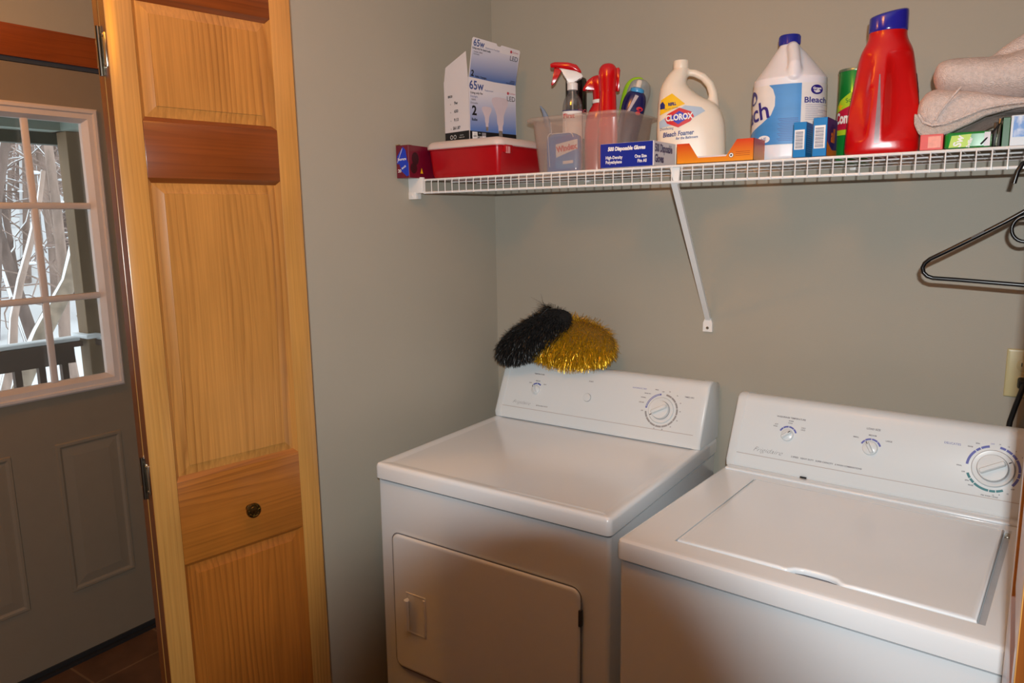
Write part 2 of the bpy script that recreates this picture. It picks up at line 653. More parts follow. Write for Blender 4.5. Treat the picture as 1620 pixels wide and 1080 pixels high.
def pic_frame(m, x0, x1, y0, y1, prof, mx, mi=0):
    """mitred frame: prof list of (inset, height)"""
    rs = []
    for ins, h in prof:
        rs.append([mx @ Vector(p) for p in ((x0 + ins, y0 + ins, h), (x1 - ins, y0 + ins, h), (x1 - ins, y1 - ins, h), (x0 + ins, y1 - ins, h))])
    return m.rings(rs, False, False, mi)


q = MB()
pic_frame(q, -0.325, 0.325, 0.975, 1.945, [(0, 0), (0, 0.012), (0.006, 0.017), (0.014, 0.017), (0.018, 0.011), (0.034, 0.011), (0.047, -0.012), (0.047, -0.03)], MX)
q.build('window_frame', FRAMEP, d1, smooth=0)
q = MB()
for y in (0.099, -0.099):
    q.box(-0.022, -0.006, y - 0.011, y + 0.011, 1.02, 1.9, bev=0.005)
for z in (1.618, 1.306):
    q.box(-0.022, -0.005, -0.28, 0.28, z - 0.011, z + 0.011, bev=0.005)
q.build('muntins', FRAMEP, d1)
GLASS = seethrough('window_glass', (235, 242, 240), 0.02, 0.02, 0.05)
MB().box(-0.030, -0.026, -0.281, 0.281, 1.02, 1.9).build('glass_pane', GLASS, d1, smooth=0)
MB().box(-0.044, 0.02, -W2, W2, 0.0, 0.010).box(0.0, 0.006, -W2, W2, 0.012, 0.028).build('threshold', mat('dark_threshold', (40, 40, 42), 0.5), d1)
MB().box(-0.03, 0.004, -W2 - 0.02, W2 + 0.02, 2.0695, 2.083).build('weather_strip', mat('weather_strip', (58, 66, 78), 0.5), d1)


# ---- folding closet doors
def leaf(parent, yf, s, lr):
    t = 0.028
    Y = lambda y: yf + s * y
    u0, u1, a, b = -0.197, 0.175, -0.148, 0.127
    zr = [(0.012, 0.25), (0.848, 1.028), (1.640, 1.746), (1.973, 2.04)]
    m = MB()
    m.box(u0, a, Y(0), Y(t), 0.012, 2.04, bev=0.0015).box(b, u1, Y(0), Y(t), 0.012, 2.04, bev=0.0015)
    lf = m.build('leaf', PINE, parent)
    if lr: lf['label'] = lr
    MB().box(u0 - 0.0005, u0 + 0.0003, Y(0.0012), Y(t - 0.0012), 0.014, 2.038).build('edge_band', EDGEPINE, lf, smooth=0)
    mxp = Matrix(((1, 0, 0, 0), (0, 0, -s, Y(0.009)), (0, 1, 0, 0), (0, 0, 0, 1)))
    for i, (z0, z1) in enumerate(zr):
        q = MB()
        q.box(a, b, Y(0), Y(t), z0, z1, bev=0.0008)
        # sloped edges of the rail towards the panels
        for zz, dz in ((z1, 0.009), (z0, -0.009)):
            if 0.2 < zz < 2.0:
                q.rings([[Vector((x, Y(0), zz)), Vector((x, Y(0.009), zz)), Vector((x, Y(0.009), zz + dz))] for x in (a, b)])
        q.build('rail', LOCKPINE if i in (0, 1) else REDPINE, lf)
    for i, (z0, z1) in enumerate(((0.25, 0.848), (1.028, 1.640), (1.746, 1.973))):
        q = MB()
        q.rrstack(a, b, z0, z1, 0.001, [(0, 0), (0.011, 0), (0.029, 0.0048), (0.0295, 0.0062), (0.031, 0.0062)], mxp, cap0=False)
        q.box(a, b, Y(0.0095), Y(0.021), z0, z1)
        for xx, dx in ((a, 0.008), (b, -0.008)):
            q.rings([[Vector((xx, Y(0.0005), z)), Vector((xx, Y(0.009), z)), Vector((xx + dx, Y(0.009), z))] for z in (z0, z1)])
        q.build('panel', (PINE3, PINE2, PINE2)[i], lf, smooth=20)
    return lf


def folding_door(name, loc, rz, label, knob_side):
    d = struct(empty(name, loc, rz), label, 'door')
    leaf(d, 0.0, 1, None)
    leaf(d, 0.060, -1, None)
    for z in (1.868, 1.045, 0.20):
        h = MB()
        h.box(-0.1995, -0.197, 0.003, 0.026, z - 0.030, z + 0.030, bev=0.0008)
        h.box(-0.1995, -0.197, 0.034, 0.057, z - 0.024, z + 0.024, bev=0.0008)
        h.tube([(-0.2015, 0.030, z - 0.044), (-0.2015, 0.030, z + 0.044)], 0.0045, seg=12)
        h.box(-0.1995, -0.197, 0.018, 0.032, z + 0.030, z + 0.043).box(-0.1995, -0.197, 0.018, 0.032, z - 0.043, z - 0.030)
        for dz in (-0.026, 0.026): h.lathe([(0.0035, 0), (0.003, 0.001)], mx=Matrix.Translation((-0.1995, 0.014, z + dz)) @ Matrix.Rotation(R(-90), 4, 'Y'), seg=10)
        h.build('hinge', CHROME, d)
    mk = Matrix.Translation((0, 0, 0.93)) @ Matrix.Rotation(R(90), 4, 'X')
    k = MB()
    k.lathe([(0.008, 0), (0.006, 0.006), (0.006, 0.014), (0.0155, 0.018), (0.0165, 0.021), (0.0155, 0.0245), (0.0135, 0.0250), (0.0125, 0.0235), (0.0095, 0.0235), (0.0085, 0.0248), (0.0, 0.0252)], mx=mk, seg=40)
    for i in range(8):
        a = i * PI / 4
        k.lathe([(0.0022, 0), (0.001, 0.0016)], mx=mk @ Matrix.Translation((0.0112 * math.cos(a), 0.0112 * math.sin(a), 0.0235)), seg=8)
    k.build('knob', BRASS, d)
    return d


BA = math.atan2(0.983, 0.185)
folding_door('door_2', (0.118, -1.127, 0), BA, 'pine bifold closet door folded open on the left, round brass knob', 1)
# right pair, folded the same way at the other side of the opening: only its front edge shows
d3 = struct(empty('door_3', (1.512, -1.045, 0), R(90.2)), 'pine bifold door edge at the far right border beside the washer', 'door')
d3.scale = (1, -1, 1) if False else (1, 1, 1)
leaf(d3, -0.0, -1, None)
leaf(d3, -0.060, 1, None)

# ceiling lamp (out of frame)
t = tag(empty('ceiling_lamp', (LAMP_POS.x, LAMP_POS.y, 2.44)), 'round white ceiling lamp outside the photo, above the closet opening', 'lamp')
MB().lathe([(0.12, 0), (0.12, -0.012), (0.10, -0.02)], seg=40).build('base', WHITEP, t)
MB().lathe([(0.05, -0.02), (0.05, -0.035), (0.012, -0.045), (0.012, -0.06)], seg=24).build('socket', WHITEP, t)
t = tag(empty('ceiling_lamp', (-0.60, -1.60, 2.44)), 'round white ceiling lamp outside the photo, in the hall by the outside door', 'lamp')
MB().lathe([(0.12, 0), (0.12, -0.012), (0.10, -0.02)], seg=40).build('base', WHITEP, t)
MB().lathe([(0.05, -0.02), (0.05, -0.035), (0.012, -0.045), (0.012, -0.06)], seg=24).build('socket', WHITEP, t)

# ------------------------------------------------------------------ dryer and washer
CREASE = mat('moulding_crease', (178, 168, 164), 0.5)


def shape_console(parent, W, y0, zt, name='console'):
    """slanted control console; y0 = foot of its front, zt = top of cabinet. returns face mapping"""
    a = (y0 - 0.008, zt + 0.016)
    b = (y0 + 0.059, zt + 0.161)

    def prof(g):
        return [(y0 - 0.006 - g, zt + 0.0006), (a[0] - g, a[1]), (b[0] - g, b[1]), (b[0] + 0.004 - g * 0.7, b[1] + 0.008 + g * 0.5), (b[0] + 0.014, b[1] + 0.0145 + g), (b[0] + 0.030, b[1] + 0.016 + g),
                (y0 + 0.135, zt + 0.165 + g), (y0 + 0.142, zt + 0.155), (y0 + 0.142, zt + 0.0006)]
    m = MB()
    m.rings([[Vector((x, p[0], p[1])) for p in prof(0)] for x in (0.024, W - 0.024)])
    c = m.build(name, ENAMEL2, parent, smooth=40)
    for x0, x1, s in ((0.0, 0.0245, 1), (W - 0.0245, W, -1)):
        q = MB()
        xs = [x1, x0 + 0.006, x0 + 0.0015, x0] if s > 0 else [x0, x1 - 0.006, x1 - 0.0015, x1]
        gs = [0.0012, 0.0012, -0.001, -0.004]
        q.rings([[Vector((x, p[0], p[1])) for p in prof(g)] for x, g in zip(xs, gs)])
        q.build('end_cap', ENAMEL2, c, smooth=40)
    t = Vector((0, b[0] - a[0], b[1] - a[1]))
    L = t.length
    t.normalize()
    o = Vector((0, a[0], a[1]))
    f = plane(o, (1, 0, 0), t, 0.0004)
    MB().poly([(0.024, 0.0225), (W - 0.024, 0.0225), (W - 0.024, 0.0238), (0.024, 0.0238)], f).build('crease_line', CREASE, c, smooth=0)
    n = Vector((1, 0, 0)).cross(t).normalized()
    MXF = Matrix(((1, t.x, n.x, o.x), (0, t.y, n.y, o.y), (0, t.z, n.z, o.z), (0, 0, 0, 1)))
    return c, f, MXF


def small_knob(parent, MXF, u, v, r, ang, name='knob'):
    mx = MXF @ Matrix.Translation((u, v, 0))
    m = MB()
    m.lathe([(r, 0), (r, 0.004), (r * 0.94, 0.007), (r * 0.9, 0.0075), (0, 0.0078)], mx=mx, seg=36)
    k = m.build(name, ENAMEL2, parent, smooth=40)
    g = MB()
    mg = mx @ Matrix.Rotation(R(ang), 4, 'Z')
    g.rrstack(-r * 0.9, r * 0.9, -r * 0.24, r * 0.24, r * 0.2, [(0, 0.006), (0.0005, 0.017), (0.0018, 0.0185)], mg)
    g.build('grip', ENAMEL2, k, smooth=40)
    MB().box(r * 0.45, r * 0.86, -0.0009, 0.0009, 0.0180, 0.0188, mx=mg).build('pointer', INK, k, smooth=0)
    return k


def dial(parent, MXF, u, v, ang, r0=0.040, r1=0.0285):
    mx = MXF @ Matrix.Translation((u, v, 0))
    m = MB()
    m.lathe([(r0, 0), (r0, 0.003), (r0 * 0.95, 0.0055), (r1 * 1.08, 0.0045), (0, 0.0045)], mx=mx, seg=56)
    k = m.build('dial', ENAMEL2, parent, smooth=40)
    g = MB()
    g.lathe([(r1, 0.003), (r1, 0.013), (r1 * 0.96, 0.016), (0, 0.0165)], mx=mx, seg=48)
    mg = mx @ Matrix.Rotation(R(ang), 4, 'Z')
    g.rrstack(-r1 * 0.93, r1 * 0.93, -r1 * 0.22, r1 * 0.22, r1 * 0.18, [(0, 0.014), (0.001, 0.027), (0.003, 0.029)], mg)
    g.build('knob', ENAMEL2, k, smooth=40)
    rg = MB()
    rg.lathe([(r1 + 0.0012, 0.0046), (r1 + 0.0012, 0.0062), (r1, 0.0062)], mx=mx, seg=48, cap0=False, cap1=False)
    rg.build('shadow_ring', mat('ring_grey', (150, 146, 148), 0.5), k)
    MB().box(r1 + 0.003, r0 * 0.93, -0.001, 0.001, 0.0052, 0.0062, mx=mg).build('pointer', INK, k, smooth=0)
    return k


def cabinet_top(parent, W, D, H, lip, name='top_panel'):
    m = MB()
    z0 = H - lip
    m.rrstack(-0.002, W + 0.002, -0.006, D, 0.014, [(0.004, z0), (0, z0 + 0.003), (0, H - 0.011), (0.002, H - 0.004), (0.006, H - 0.0008), (0.011, H), (0.020, H - 0.0006), (0.032, H - 0.0028), (0.036, H - 0.003)])
    return m.build(name, ENAMEL, parent, smooth=50)


MXN = Matrix(((1, 0, 0, 0), (0, 0, -1, 0), (0, 1, 0, 0), (0, 0, 0, 1)))  # stack (x, y, h) -> (x, -h, z)


def machine_body(parent, W, H, lip, D=0.69):
    m = MB()
    zt = H - lip
    m.rrstack(0.002, W - 0.002, 0.002, D, 0.010, [(0, 0.025), (0, zt - 0.0045)], seg=4)
    b = m.build('cabinet', ENAMEL, parent, smooth=40)
    MB().rrstack(0.005, W - 0.005, 0.006, D - 0.004, 0.008, [(0, zt - 0.0046), (0, zt + 0.004)]).build('seam', SEAM, b, smooth=0)
    for x in (0.05, W - 0.05):
        for y in (0.06, D - 0.06):
            MB().lathe([(0.018, 0), (0.018, 0.012), (0.008, 0.014), (0.008, 0.026)], (x, y, 0), 16).build('foot', RUBBER, parent)
    return b


# -- dryer
DW, DH, LIP = 0.6938, 0.9158, 0.0436
dr = empty('clothes_dryer', (0.0969, -0.7197, 0), 0.0066)
dr.rotation_euler = (0, 0.0092, 0.0066)
dr.location.z = 0.004
tag(dr, 'white front-loading dryer with a hinged door, left of the washer, pompoms on top', 'dryer')
DH -= 0.004
machine_body(dr, DW, DH, LIP)
cabinet_top(dr, DW, 0.70, DH, LIP)
# door
q = MB()
mxd = Matrix.Translation((0, -0.0035, 0)) @ MXN
q.rrstack(0.055, 0.624, 0.343, 0.728, 0.022, [(0, -0.004), (0, 0.002), (0.002, 0.0055), (0.006, 0.007), (0.010, 0.007)], mxd, cap0=False)
ddoor = q.build('door', ENAMEL, dr, smooth=50)
q = MB()
q.rrstack(0.0515, 0.6275, 0.3395, 0.7315, 0.0255, [(0, 0.0018), (0.004, 0.0018)], mxd, cap0=False, cap1=False)
q.build('door_gap', GREYSEAM, dr, smooth=0)
for z_ in (0.660, 0.405):
    MB().box(0.6215, 0.6285, -0.0115, -0.002, z_ - 0.02, z_ + 0.02, bev=0.001).build('hinge', SEAM, ddoor)
# pull: scooped pocket with a hooked grip
q = MB()
mh = Matrix.Translation((0, -0.0105, 0)) @ MXN
pic_frame(q, 0.101, 0.168, 0.458, 0.573, [(0, -0.0005), (0.0, 0.0012), (0.0015, 0.0020), (0.003, 0.0012), (0.006, 0.0003)], mh)
q.rings([[mh @ Vector((x, y, h)) for x, h in ((0.160, 0.0), (0.160, 0.004), (0.166, 0.005), (0.167, 0.0))] for y in (0.466, 0.566)])
q.rings([[mh @ Vector((x, y, h)) for x, h in ((0.106, 0.0), (0.104, 0.012), (0.108, 0.018), (0.117, 0.019), (0.121, 0.014), (0.116, 0.006))] for y in (0.474, 0.480, 0.551, 0.557)])
q.build('handle', ENAMEL, ddoor, smooth=40)
cdr, fD, MD = shape_console(dr, DW, 0.558, DH)
small_knob(cdr, MD, 0.138, 0.087, 0.0145, 118)
MB().lathe([(0.0118, 0), (0.0118, 0.005), (0.0108, 0.0062), (0, 0.0064)], mx=MD @ Matrix.Translation((0.323, 0.086, 0)), seg=32).build('start_button', ENAMEL2, cdr)
MB().arc(0.323, 0.086, 0.0118, 0.0128, 0, 360, fD, n=32).build('button_ring', mat('ring_grey', (150, 146, 148), 0.5), cdr, smooth=0)
dial(cdr, MD, 0.564, 0.080, 210, 0.038, 0.0262)
q = MB()
q.arc(0.138, 0.089, 0.0175, 0.0215, 48, 88, fD).arc(0.138, 0.089, 0.0175, 0.0215, 92, 132, fD).arc(0.138, 0.089, 0.0180, 0.021, 136, 146, fD)
q.arc(0.564, 0.080, 0.0445, 0.0495, 100, 178, fD, n=24)
q.build('blue_scale', mat('blue_scale', (72, 88, 176), 0.5), cdr, smooth=0)
q = MB()
q.arc(0.564, 0.080, 0.0462, 0.0478, 104, 174, plane((MD @ Vector((0, 0, 0.0003))), MD.to_3x3() @ Vector((1, 0, 0)), MD.to_3x3() @ Vector((0, 1, 0)), 0.0004), n=24)
q.build('scale_core', ENAMEL2, cdr, smooth=0)
q = MB()
for k in range(11):
    q.arc(0.564, 0.080, 0.0445, 0.0495, -170 + k * 23.0, -170 + k * 23.0 + 21.2, fD, n=5)
q.build('grey_scale', mat('grey_scale', (150, 150, 152), 0.5), cdr, smooth=0)
q = MB()
for t_, x, z, s in (('TEMPERATURE', 0.138, 0.139, 0.0058), ('MEDIUM', 0.138, 0.1165, 0.0042), ('LOW', 0.112, 0.108, 0.0042), ('HIGH', 0.166, 0.108, 0.0042),
                    ('START', 0.325, 0.137, 0.0052), ('EXTRA HEAVY DUTY', 0.172, 0.038, 0.0045),
                    ('TIMED DRY', 0.640, 0.128, 0.0055), ('OFF', 0.560, 0.1345, 0.004), ('80', 0.580, 0.137, 0.004), ('70', 0.604, 0.128, 0.004), ('60', 0.617, 0.108, 0.004), ('50', 0.620, 0.084, 0.004),
                    ('40', 0.616, 0.057, 0.004), ('30', 0.600, 0.037, 0.004), ('20', 0.577, 0.026, 0.004), ('10', 0.552, 0.026, 0.004), ('OFF', 0.506, 0.072, 0.004),
                    ('LESS DRY', 0.500, 0.096, 0.004), ('NORMAL', 0.503, 0.111, 0.004), ('MORE DRY', 0.514, 0.124, 0.004), ('PRESS', 0.540, 0.138, 0.0042)):
    q.text(t_, s, x, z, fD, bold=0.0001)
q.text('Frigidaire', 0.0155, 0.094, 0.040, fD, shear=0.5, xs=1.15, bold=-0.00035)
q.build('lettering', INKG, cdr, smooth=0)
q = MB()
q.text('AUTOMATIC DRY', 0.0056, 0.486, 0.136, fD)
q.build('blue_lettering', mat('blue_scale', (72, 88, 176), 0.5), cdr, smooth=0)

# -- washer
WW, WH = 0.6672, 0.9111
ws = tag(empty('washing_machine', (0.8573, -0.7985, 0), -0.0682), 'white top-loading washing machine right of the dryer, lid closed', 'washing machine')
machine_body(ws, WW, WH, LIP)
# top with a sunken well for the lid
m = MB()
z0 = WH - LIP
m.rrstack(-0.002, WW + 0.002, -0.006, 0.70, 0.014, [(0.004, z0), (0, z0 + 0.003), (0, WH - 0.011), (0.002, WH - 0.004), (0.006, WH - 0.0008), (0.011, WH), (0.02, WH)], cap1=False)
ex = [v for v in m.bm.verts if abs(v.co.z - WH) < 1e-6]
# ring of the top edge -> rectangular hole
outer = [v for v in m.bm.verts if abs(v.co.z - WH) < 1e-7 and 0.0175 < v.co.x < WW - 0.0175 and 0.0135 < v.co.y < 0.6805]
outer_edges = [e for e in m.bm.edges if e.is_boundary and all(abs(v.co.z - WH) < 1e-6 for v in e.verts)]
lx0, lx1, ly0, ly1 = 0.098, 0.626, 0.054, 0.492
hole = [m.bm.verts.new((x, y, WH)) for x, y in ((lx0, ly0), (lx1, ly0), (lx1, ly1), (lx0, ly1))]
hole_e = [m.bm.edges.new((hole[i], hole[(i + 1) % 4])) for i in range(4)]
bmesh.ops.triangle_fill(m.bm, use_beauty=True, use_dissolve=False, edges=outer_edges + hole_e)
low = [m.bm.verts.new((v.co.x, v.co.y, WH - 0.010)) for v in hole]
for i in range(4):
    m.bm.faces.new((hole[i], hole[(i + 1) % 4], low[(i + 1) % 4], low[i]))
m.bm.faces.new(low)
for f in [f for f in m.bm.faces if len(f.verts) == 3]:
    c = f.calc_center_median()
    if lx0 < c.x < lx1 and ly0 < c.y < ly1 and abs(c.z - WH) < 1e-5 and all((lx0 - 1e-4 <= v.co.x <= lx1 + 1e-4 and ly0 - 1e-4 <= v.co.y <= ly1 + 1e-4) for v in f.verts):
        m.bm.faces.remove(f)
wtop = m.build('top_panel', ENAMEL, ws, smooth=35)
# lid with scooped finger notch at its front edge
lid = [(lx0 + 0.003, ly0 + 0.006), (0.300, ly0 + 0.006), (0.312, ly0 + 0.003), (0.320, ly0 + 0.006), (0.330, ly0 + 0.017), (0.345, ly0 + 0.021), (0.365, ly0 + 0.022), (0.385, ly0 + 0.021), (0.400, ly0 + 0.017),
       (0.410, ly0 + 0.006), (0.418, ly0 + 0.003), (0.430, ly0 + 0.006), (lx1 - 0.012, ly0 + 0.006), (lx1 - 0.012, ly1 - 0.004), (lx0 + 0.003, ly1 - 0.004)]


def inset_poly(P, d):
    n = len(P)
    o = []
    for i in range(n):
        a, b, c = Vector(P[i - 1]), Vector(P[i]), Vector(P[(i + 1) % n])
        e1 = (b - a).normalized()
        e2 = (c - b).normalized()
        n1 = Vector((-e1.y, e1.x))
        n2 = Vector((-e2.y, e2.x))
        bb = (n1 + n2)
        bb = bb / max(0.3, bb.length_squared / 2)
        o.append(b + bb * d)
    return o


q = MB()
q.rings([[Vector((p[0], p[1], z)) for p in inset_poly(lid, d)] for d, z in ((0.001, WH - 0.008), (0, WH - 0.004), (0, WH - 0.001), (0.0015, WH + 0.0016), (0.004, WH + 0.0026), (0.010, WH + 0.0022), (0.014, WH + 0.0018))])
wl = q.build('lid', ENAMEL, ws, smooth=50)
MB().box(lx1 - 0.0105, lx1 - 0.0005, ly0 + 0.002, ly1 - 0.03, WH - 0.0095, WH - 0.004).build('gap_trim', GREYTRIM, wtop, smooth=0)
MB().box(lx1 - 0.0095, lx1 - 0.0015, ly1 - 0.035, ly1 - 0.012, WH - 0.0095, WH - 0.001, bev=0.001).build('hinge_pin', CHROME, wtop)
q = MB()
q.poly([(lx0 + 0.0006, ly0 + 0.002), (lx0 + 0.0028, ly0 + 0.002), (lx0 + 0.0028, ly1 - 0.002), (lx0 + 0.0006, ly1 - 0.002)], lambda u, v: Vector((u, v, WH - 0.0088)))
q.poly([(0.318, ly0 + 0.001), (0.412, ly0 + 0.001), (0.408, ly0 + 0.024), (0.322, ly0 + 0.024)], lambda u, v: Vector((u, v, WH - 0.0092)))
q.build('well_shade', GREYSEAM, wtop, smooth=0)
MB().box(0.01, WW - 0.01, 0.520, 0.552, WH - 0.001, WH + 0.006, bev=0.004, seg=3).build('rear_ridge', ENAMEL, wtop)
cws, fW, MW = shape_console(ws, WW, 0.559, WH)
MB().box(0.19, 0.205, 0.5455, 0.549, WH + 0.0062, WH + 0.0095).build('clip', INK, cws, smooth=0)
small_knob(cws, MW, 0.143, 0.087, 0.0150, 40)
small_knob(cws, MW, 0.334, 0.088, 0.0165, 122)
dial(cws, MW, 0.577, 0.087, 30)
BLUES = mat('violet_blue_scale', (92, 102, 178), 0.5)
q = MB()
for cx, r in ((0.143, 0.0225), (0.334, 0.0235)):
    for a0, a1 in ((20, 50), (53, 88), (92, 127), (130, 158)):
        q.arc(cx, 0.088, r - 0.004, r, a0, a1, fW, n=8)
for a0, a1 in ((103, 122), (124, 135), (137, 178), (-38, -16), (-14, -2), (0, 32), (34, 48), (50, 65), (67, 80)):
    q.arc(0.577, 0.087, 0.0455, 0.0505, a0, a1, fW, n=8)
q.build('blue_scale', BLUES, cws, smooth=0)
q = MB()
for a0, a1 in ((-159, -145), (-143, -131), (-129, -94), (-92, -79), (-77, -62)):
    q.arc(0.577, 0.087, 0.0455, 0.0505, a0, a1, fW, n=8)
q.build('teal_scale', TEAL, cws, smooth=0)
q = MB()
for t_, x, z, s in (('WASH/RINSE TEMPERATURE', 0.145, 0.131, 0.0056), ('WARM', 0.146, 0.1235, 0.0038), ('COLD', 0.145, 0.1180, 0.0038), ('HOT', 0.112, 0.1105, 0.0038), ('COLD', 0.110, 0.1055, 0.0038),
                    ('COLD', 0.178, 0.1105, 0.0038), ('COLD', 0.178, 0.1055, 0.0038),
                    ('LOAD SIZE', 0.335, 0.1335, 0.0062), ('MEDIUM', 0.335, 0.1185, 0.0045), ('SMALL', 0.300, 0.1095, 0.0045), ('LARGE', 0.371, 0.1105, 0.0045),
                    ('2 SPEED   HEAVY DUTY   SUPER CAPACITY   6 WASH COMBINATIONS', 0.242, 0.036, 0.0052),
                    ('14', 0.584, 0.141, 0.0036), ('12', 0.600, 0.1385, 0.0036), ('9', 0.614, 0.131, 0.0036), ('6', 0.626, 0.120, 0.0036),
                    ('SPIN', 0.544, 0.1365, 0.0038), ('RINSE', 0.531, 0.1275, 0.0038), ('FINAL', 0.515, 0.083, 0.0038), ('OFF', 0.524, 0.0705, 0.0038),
                    ('SPIN', 0.533, 0.053, 0.0038), ('RINSE', 0.541, 0.044, 0.0038), ('10', 0.583, 0.031, 0.0036), ('8', 0.594, 0.034, 0.0036), ('12', 0.608, 0.039, 0.0036), ('OFF', 0.616, 0.050, 0.0038),
                    ('PRE WASH / SOAK', 0.577, 0.0275, 0.0038)):
    q.text(t_, s, x, z, fW, bold=0.0001)
q.text('Frigidaire', 0.0165, 0.101, 0.039, fW, shear=0.5, xs=1.18, bold=-0.00035)
q.build('lettering', INKG, cws, smooth=0)
q = MB()
q.text('DELICATES', 0.0066, 0.497, 0.128, fW).text('OFF', 0.0042, 0.571, 0.140, fW)
q.build('blue_lettering', BLUES, cws, smooth=0)

# ------------------------------------------------------------------ wire shelf
SZ = 1.6705          # level things stand on
SY = -0.390
sh = tag(empty('wire_shelf', (0, 0, SZ)), 'white vinyl-coated wire shelf on the back wall, full of cleaning supplies', 'shelf')
XE = 1.735
m = MB()
x = 0.030
while x < XE:
    m.tube([(x, -0.012, -0.003), (x, -0.386, -0.003), (x, -0.3925, -0.0045), (x, -0.3945, -0.010), (x, -0.3945, -0.044)], 0.0014, seg=6)
    x += 0.0254
m.build('cross_wires', WIRE, sh)
for y, z, r in ((SY, -0.0045, 0.0032), (SY, -0.041, 0.0032), (-0.26, -0.006, 0.0026), (-0.13, -0.006, 0.0026), (-0.012, -0.006, 0.0026)):
    MB().tube([(0.022, y, z), (XE, y, z)], r, seg=10).build('long_rod', WIRE, sh)
m = MB()
m.box(-0.031, 0.022, -0.398, -0.384, -0.042, 0.004, bev=0.002)
m.box(-0.0305, -0.0145, -0.3972, -0.360, -0.058, 0.0035, bev=0.002)
m.lathe([(0.004, 0), (0.0035, 0.002), (0, 0.003)], mx=Matrix.Translation((-0.016, -0.398, -0.050)) @ Matrix.Rotation(R(90), 4, 'X'), seg=12)
m.box(-0.0315, -0.004, -0.3990, -0.385, -0.059, -0.038, bev=0.002)
m.build('end_bracket', WHITEP, sh)
# diagonal brace
a, b = Vector((0.795, -0.386, -0.040)), Vector((0.753, -0.006, 1.252 - SZ))
m = MB()
d = (b - a).normalized()
sx = Vector((1, 0, 0)) - d * d.x
sx.normalize()
up = sx.cross(d).normalized()
rs = []
for p in (a, b):
    rs.append([p + sx * u + up * v for u, v in ((-0.0075, -0.003), (0.0075, -0.003), (0.0075, 0.006), (0.0055, 0.006), (0.0055, -0.001), (-0.0055, -0.001), (-0.0055, 0.006), (-0.0075, 0.006))])
m.rings(rs)
br = m.build('brace', WIRE, sh, smooth=0)
m = MB()
m.rings([[Vector((0.753 + u, -0.0005 - h, 1.238 - SZ + v)) for u, v in ((-0.014, -0.020), (0.014, -0.020), (0.0135, 0.006), (0.008, 0.020), (-0.008, 0.020), (-0.0135, 0.006))] for h in (0, 0.009)])
m.build('wall_foot', WHITEP, br, smooth=0)
MB().lathe([(0.0045, 0), (0.004, 0.002), (0, 0.0028)], mx=Matrix.Translation((0.753, -0.0095, 1.229 - SZ)) @ Matrix.Rotation(R(90), 4, 'X'), seg=12).build('screw', CHROME, br)
m = MB()
m.rings([[Vector((0.796 + u, -0.384 + h, v)) for u, v in ((-0.014, -0.002), (0.012, -0.002), (0.009, -0.045), (-0.002, -0.045))] for h in (0, 0.006)])
m.build('rod_clip', WHITEP, br, smooth=0)
for xx in (0.36, 1.12, 1.52):
    MB().box(xx - 0.008, xx + 0.008, -0.017, -0.001, -0.014, 0.002, bev=0.002).build('wall_clip', WHITEP, sh)


def printed(o_parent, name, mats, fn_list):
    m = MB()
    fn_list(m)
    return m.build(name, mats, o_parent, smooth=0)


def carton(name, loc, rz, w, d, h, base_mat, label, cat, t=0.0006, group=None):
    """closed carton, origin at its bottom front-left corner; w along x, d along y"""
    e = tag(empty(name, loc, rz), label, cat, group)
    MB().box(0, w, 0, d, 0, h, bev=0.0008, seg=1).build('box_body', base_mat, e, smooth=0)
    return e


# -- maroon carton overhanging the shelf at the wall
MAROON = mat('maroon_card', (110, 10, 40), 0.35, var=0.08, coat=0.3)
BLUEC = mat('bright_blue_print', (28, 60, 190), 0.35)
c1 = carton('bag_carton', (-0.030, -0.447, SZ + 0.0008), R(3), 0.046, 0.20, 0.092, MAROON, 'small maroon and blue carton against the left wall, overhanging the shelf end', 'box')
F = plane((0, 0, 0), (1, 0, 0), (0, 0, 1))
S = plane((0.046, 0, 0), (0, 1, 0), (0, 0, 1))
m = MB()
m.poly([(0.003, 0.040), (0.005, 0.062), (0.026, 0.088), (0.036, 0.078), (0.041, 0.050), (0.045, 0.040), (0.0455, 0.008), (0.038, 0.004), (0.018, 0.020), (0.012, 0.040)], F)
m.build('blue_print', BLUEC, c1, smooth=0)
F2 = plane((0, 0, 0), (1, 0, 0), (0, 0, 1), 0.0009)
m = MB()
m.text('Storage', 0.010, 0.022, 0.053, F2, bold=0.0002, rot=0.06).text('BAGS', 0.007, 0.028, 0.030, F2, bold=0.0002, rot=0.5)
m.poly([(0.004, 0.044), (0.0055, 0.044), (0.025, 0.083), (0.0235, 0.083)], F2)
m.text('20', 0.012, 0.012, 0.020, F2, bold=0.0003)
m.build('lettering', WHITEINK, c1, smooth=0)
m = MB()
m.disc(0.030, 0.055, 0.016, S, ry=0.018).disc(0.022, 0.028, 0.015, S).build('dark_print', mat('dark_maroon', (48, 8, 18), 0.4), c1, smooth=0)
m = MB()
m.poly([(0.052, 0.014), (0.064, 0.014), (0.058, 0.030)], S).build('yellow_print', YELINK, c1, smooth=0)
MB().box(0.002, 0.018, 0.004, 0.012, 0.0925, 0.0945, mx=Matrix.Rotation(R(-6), 4, 'Y')).box(0.020, 0.044, 0.004, 0.02, 0.0925, 0.0932).build('torn_flap', mat('bare_card', (150, 120, 80), 0.8), c1, smooth=0)

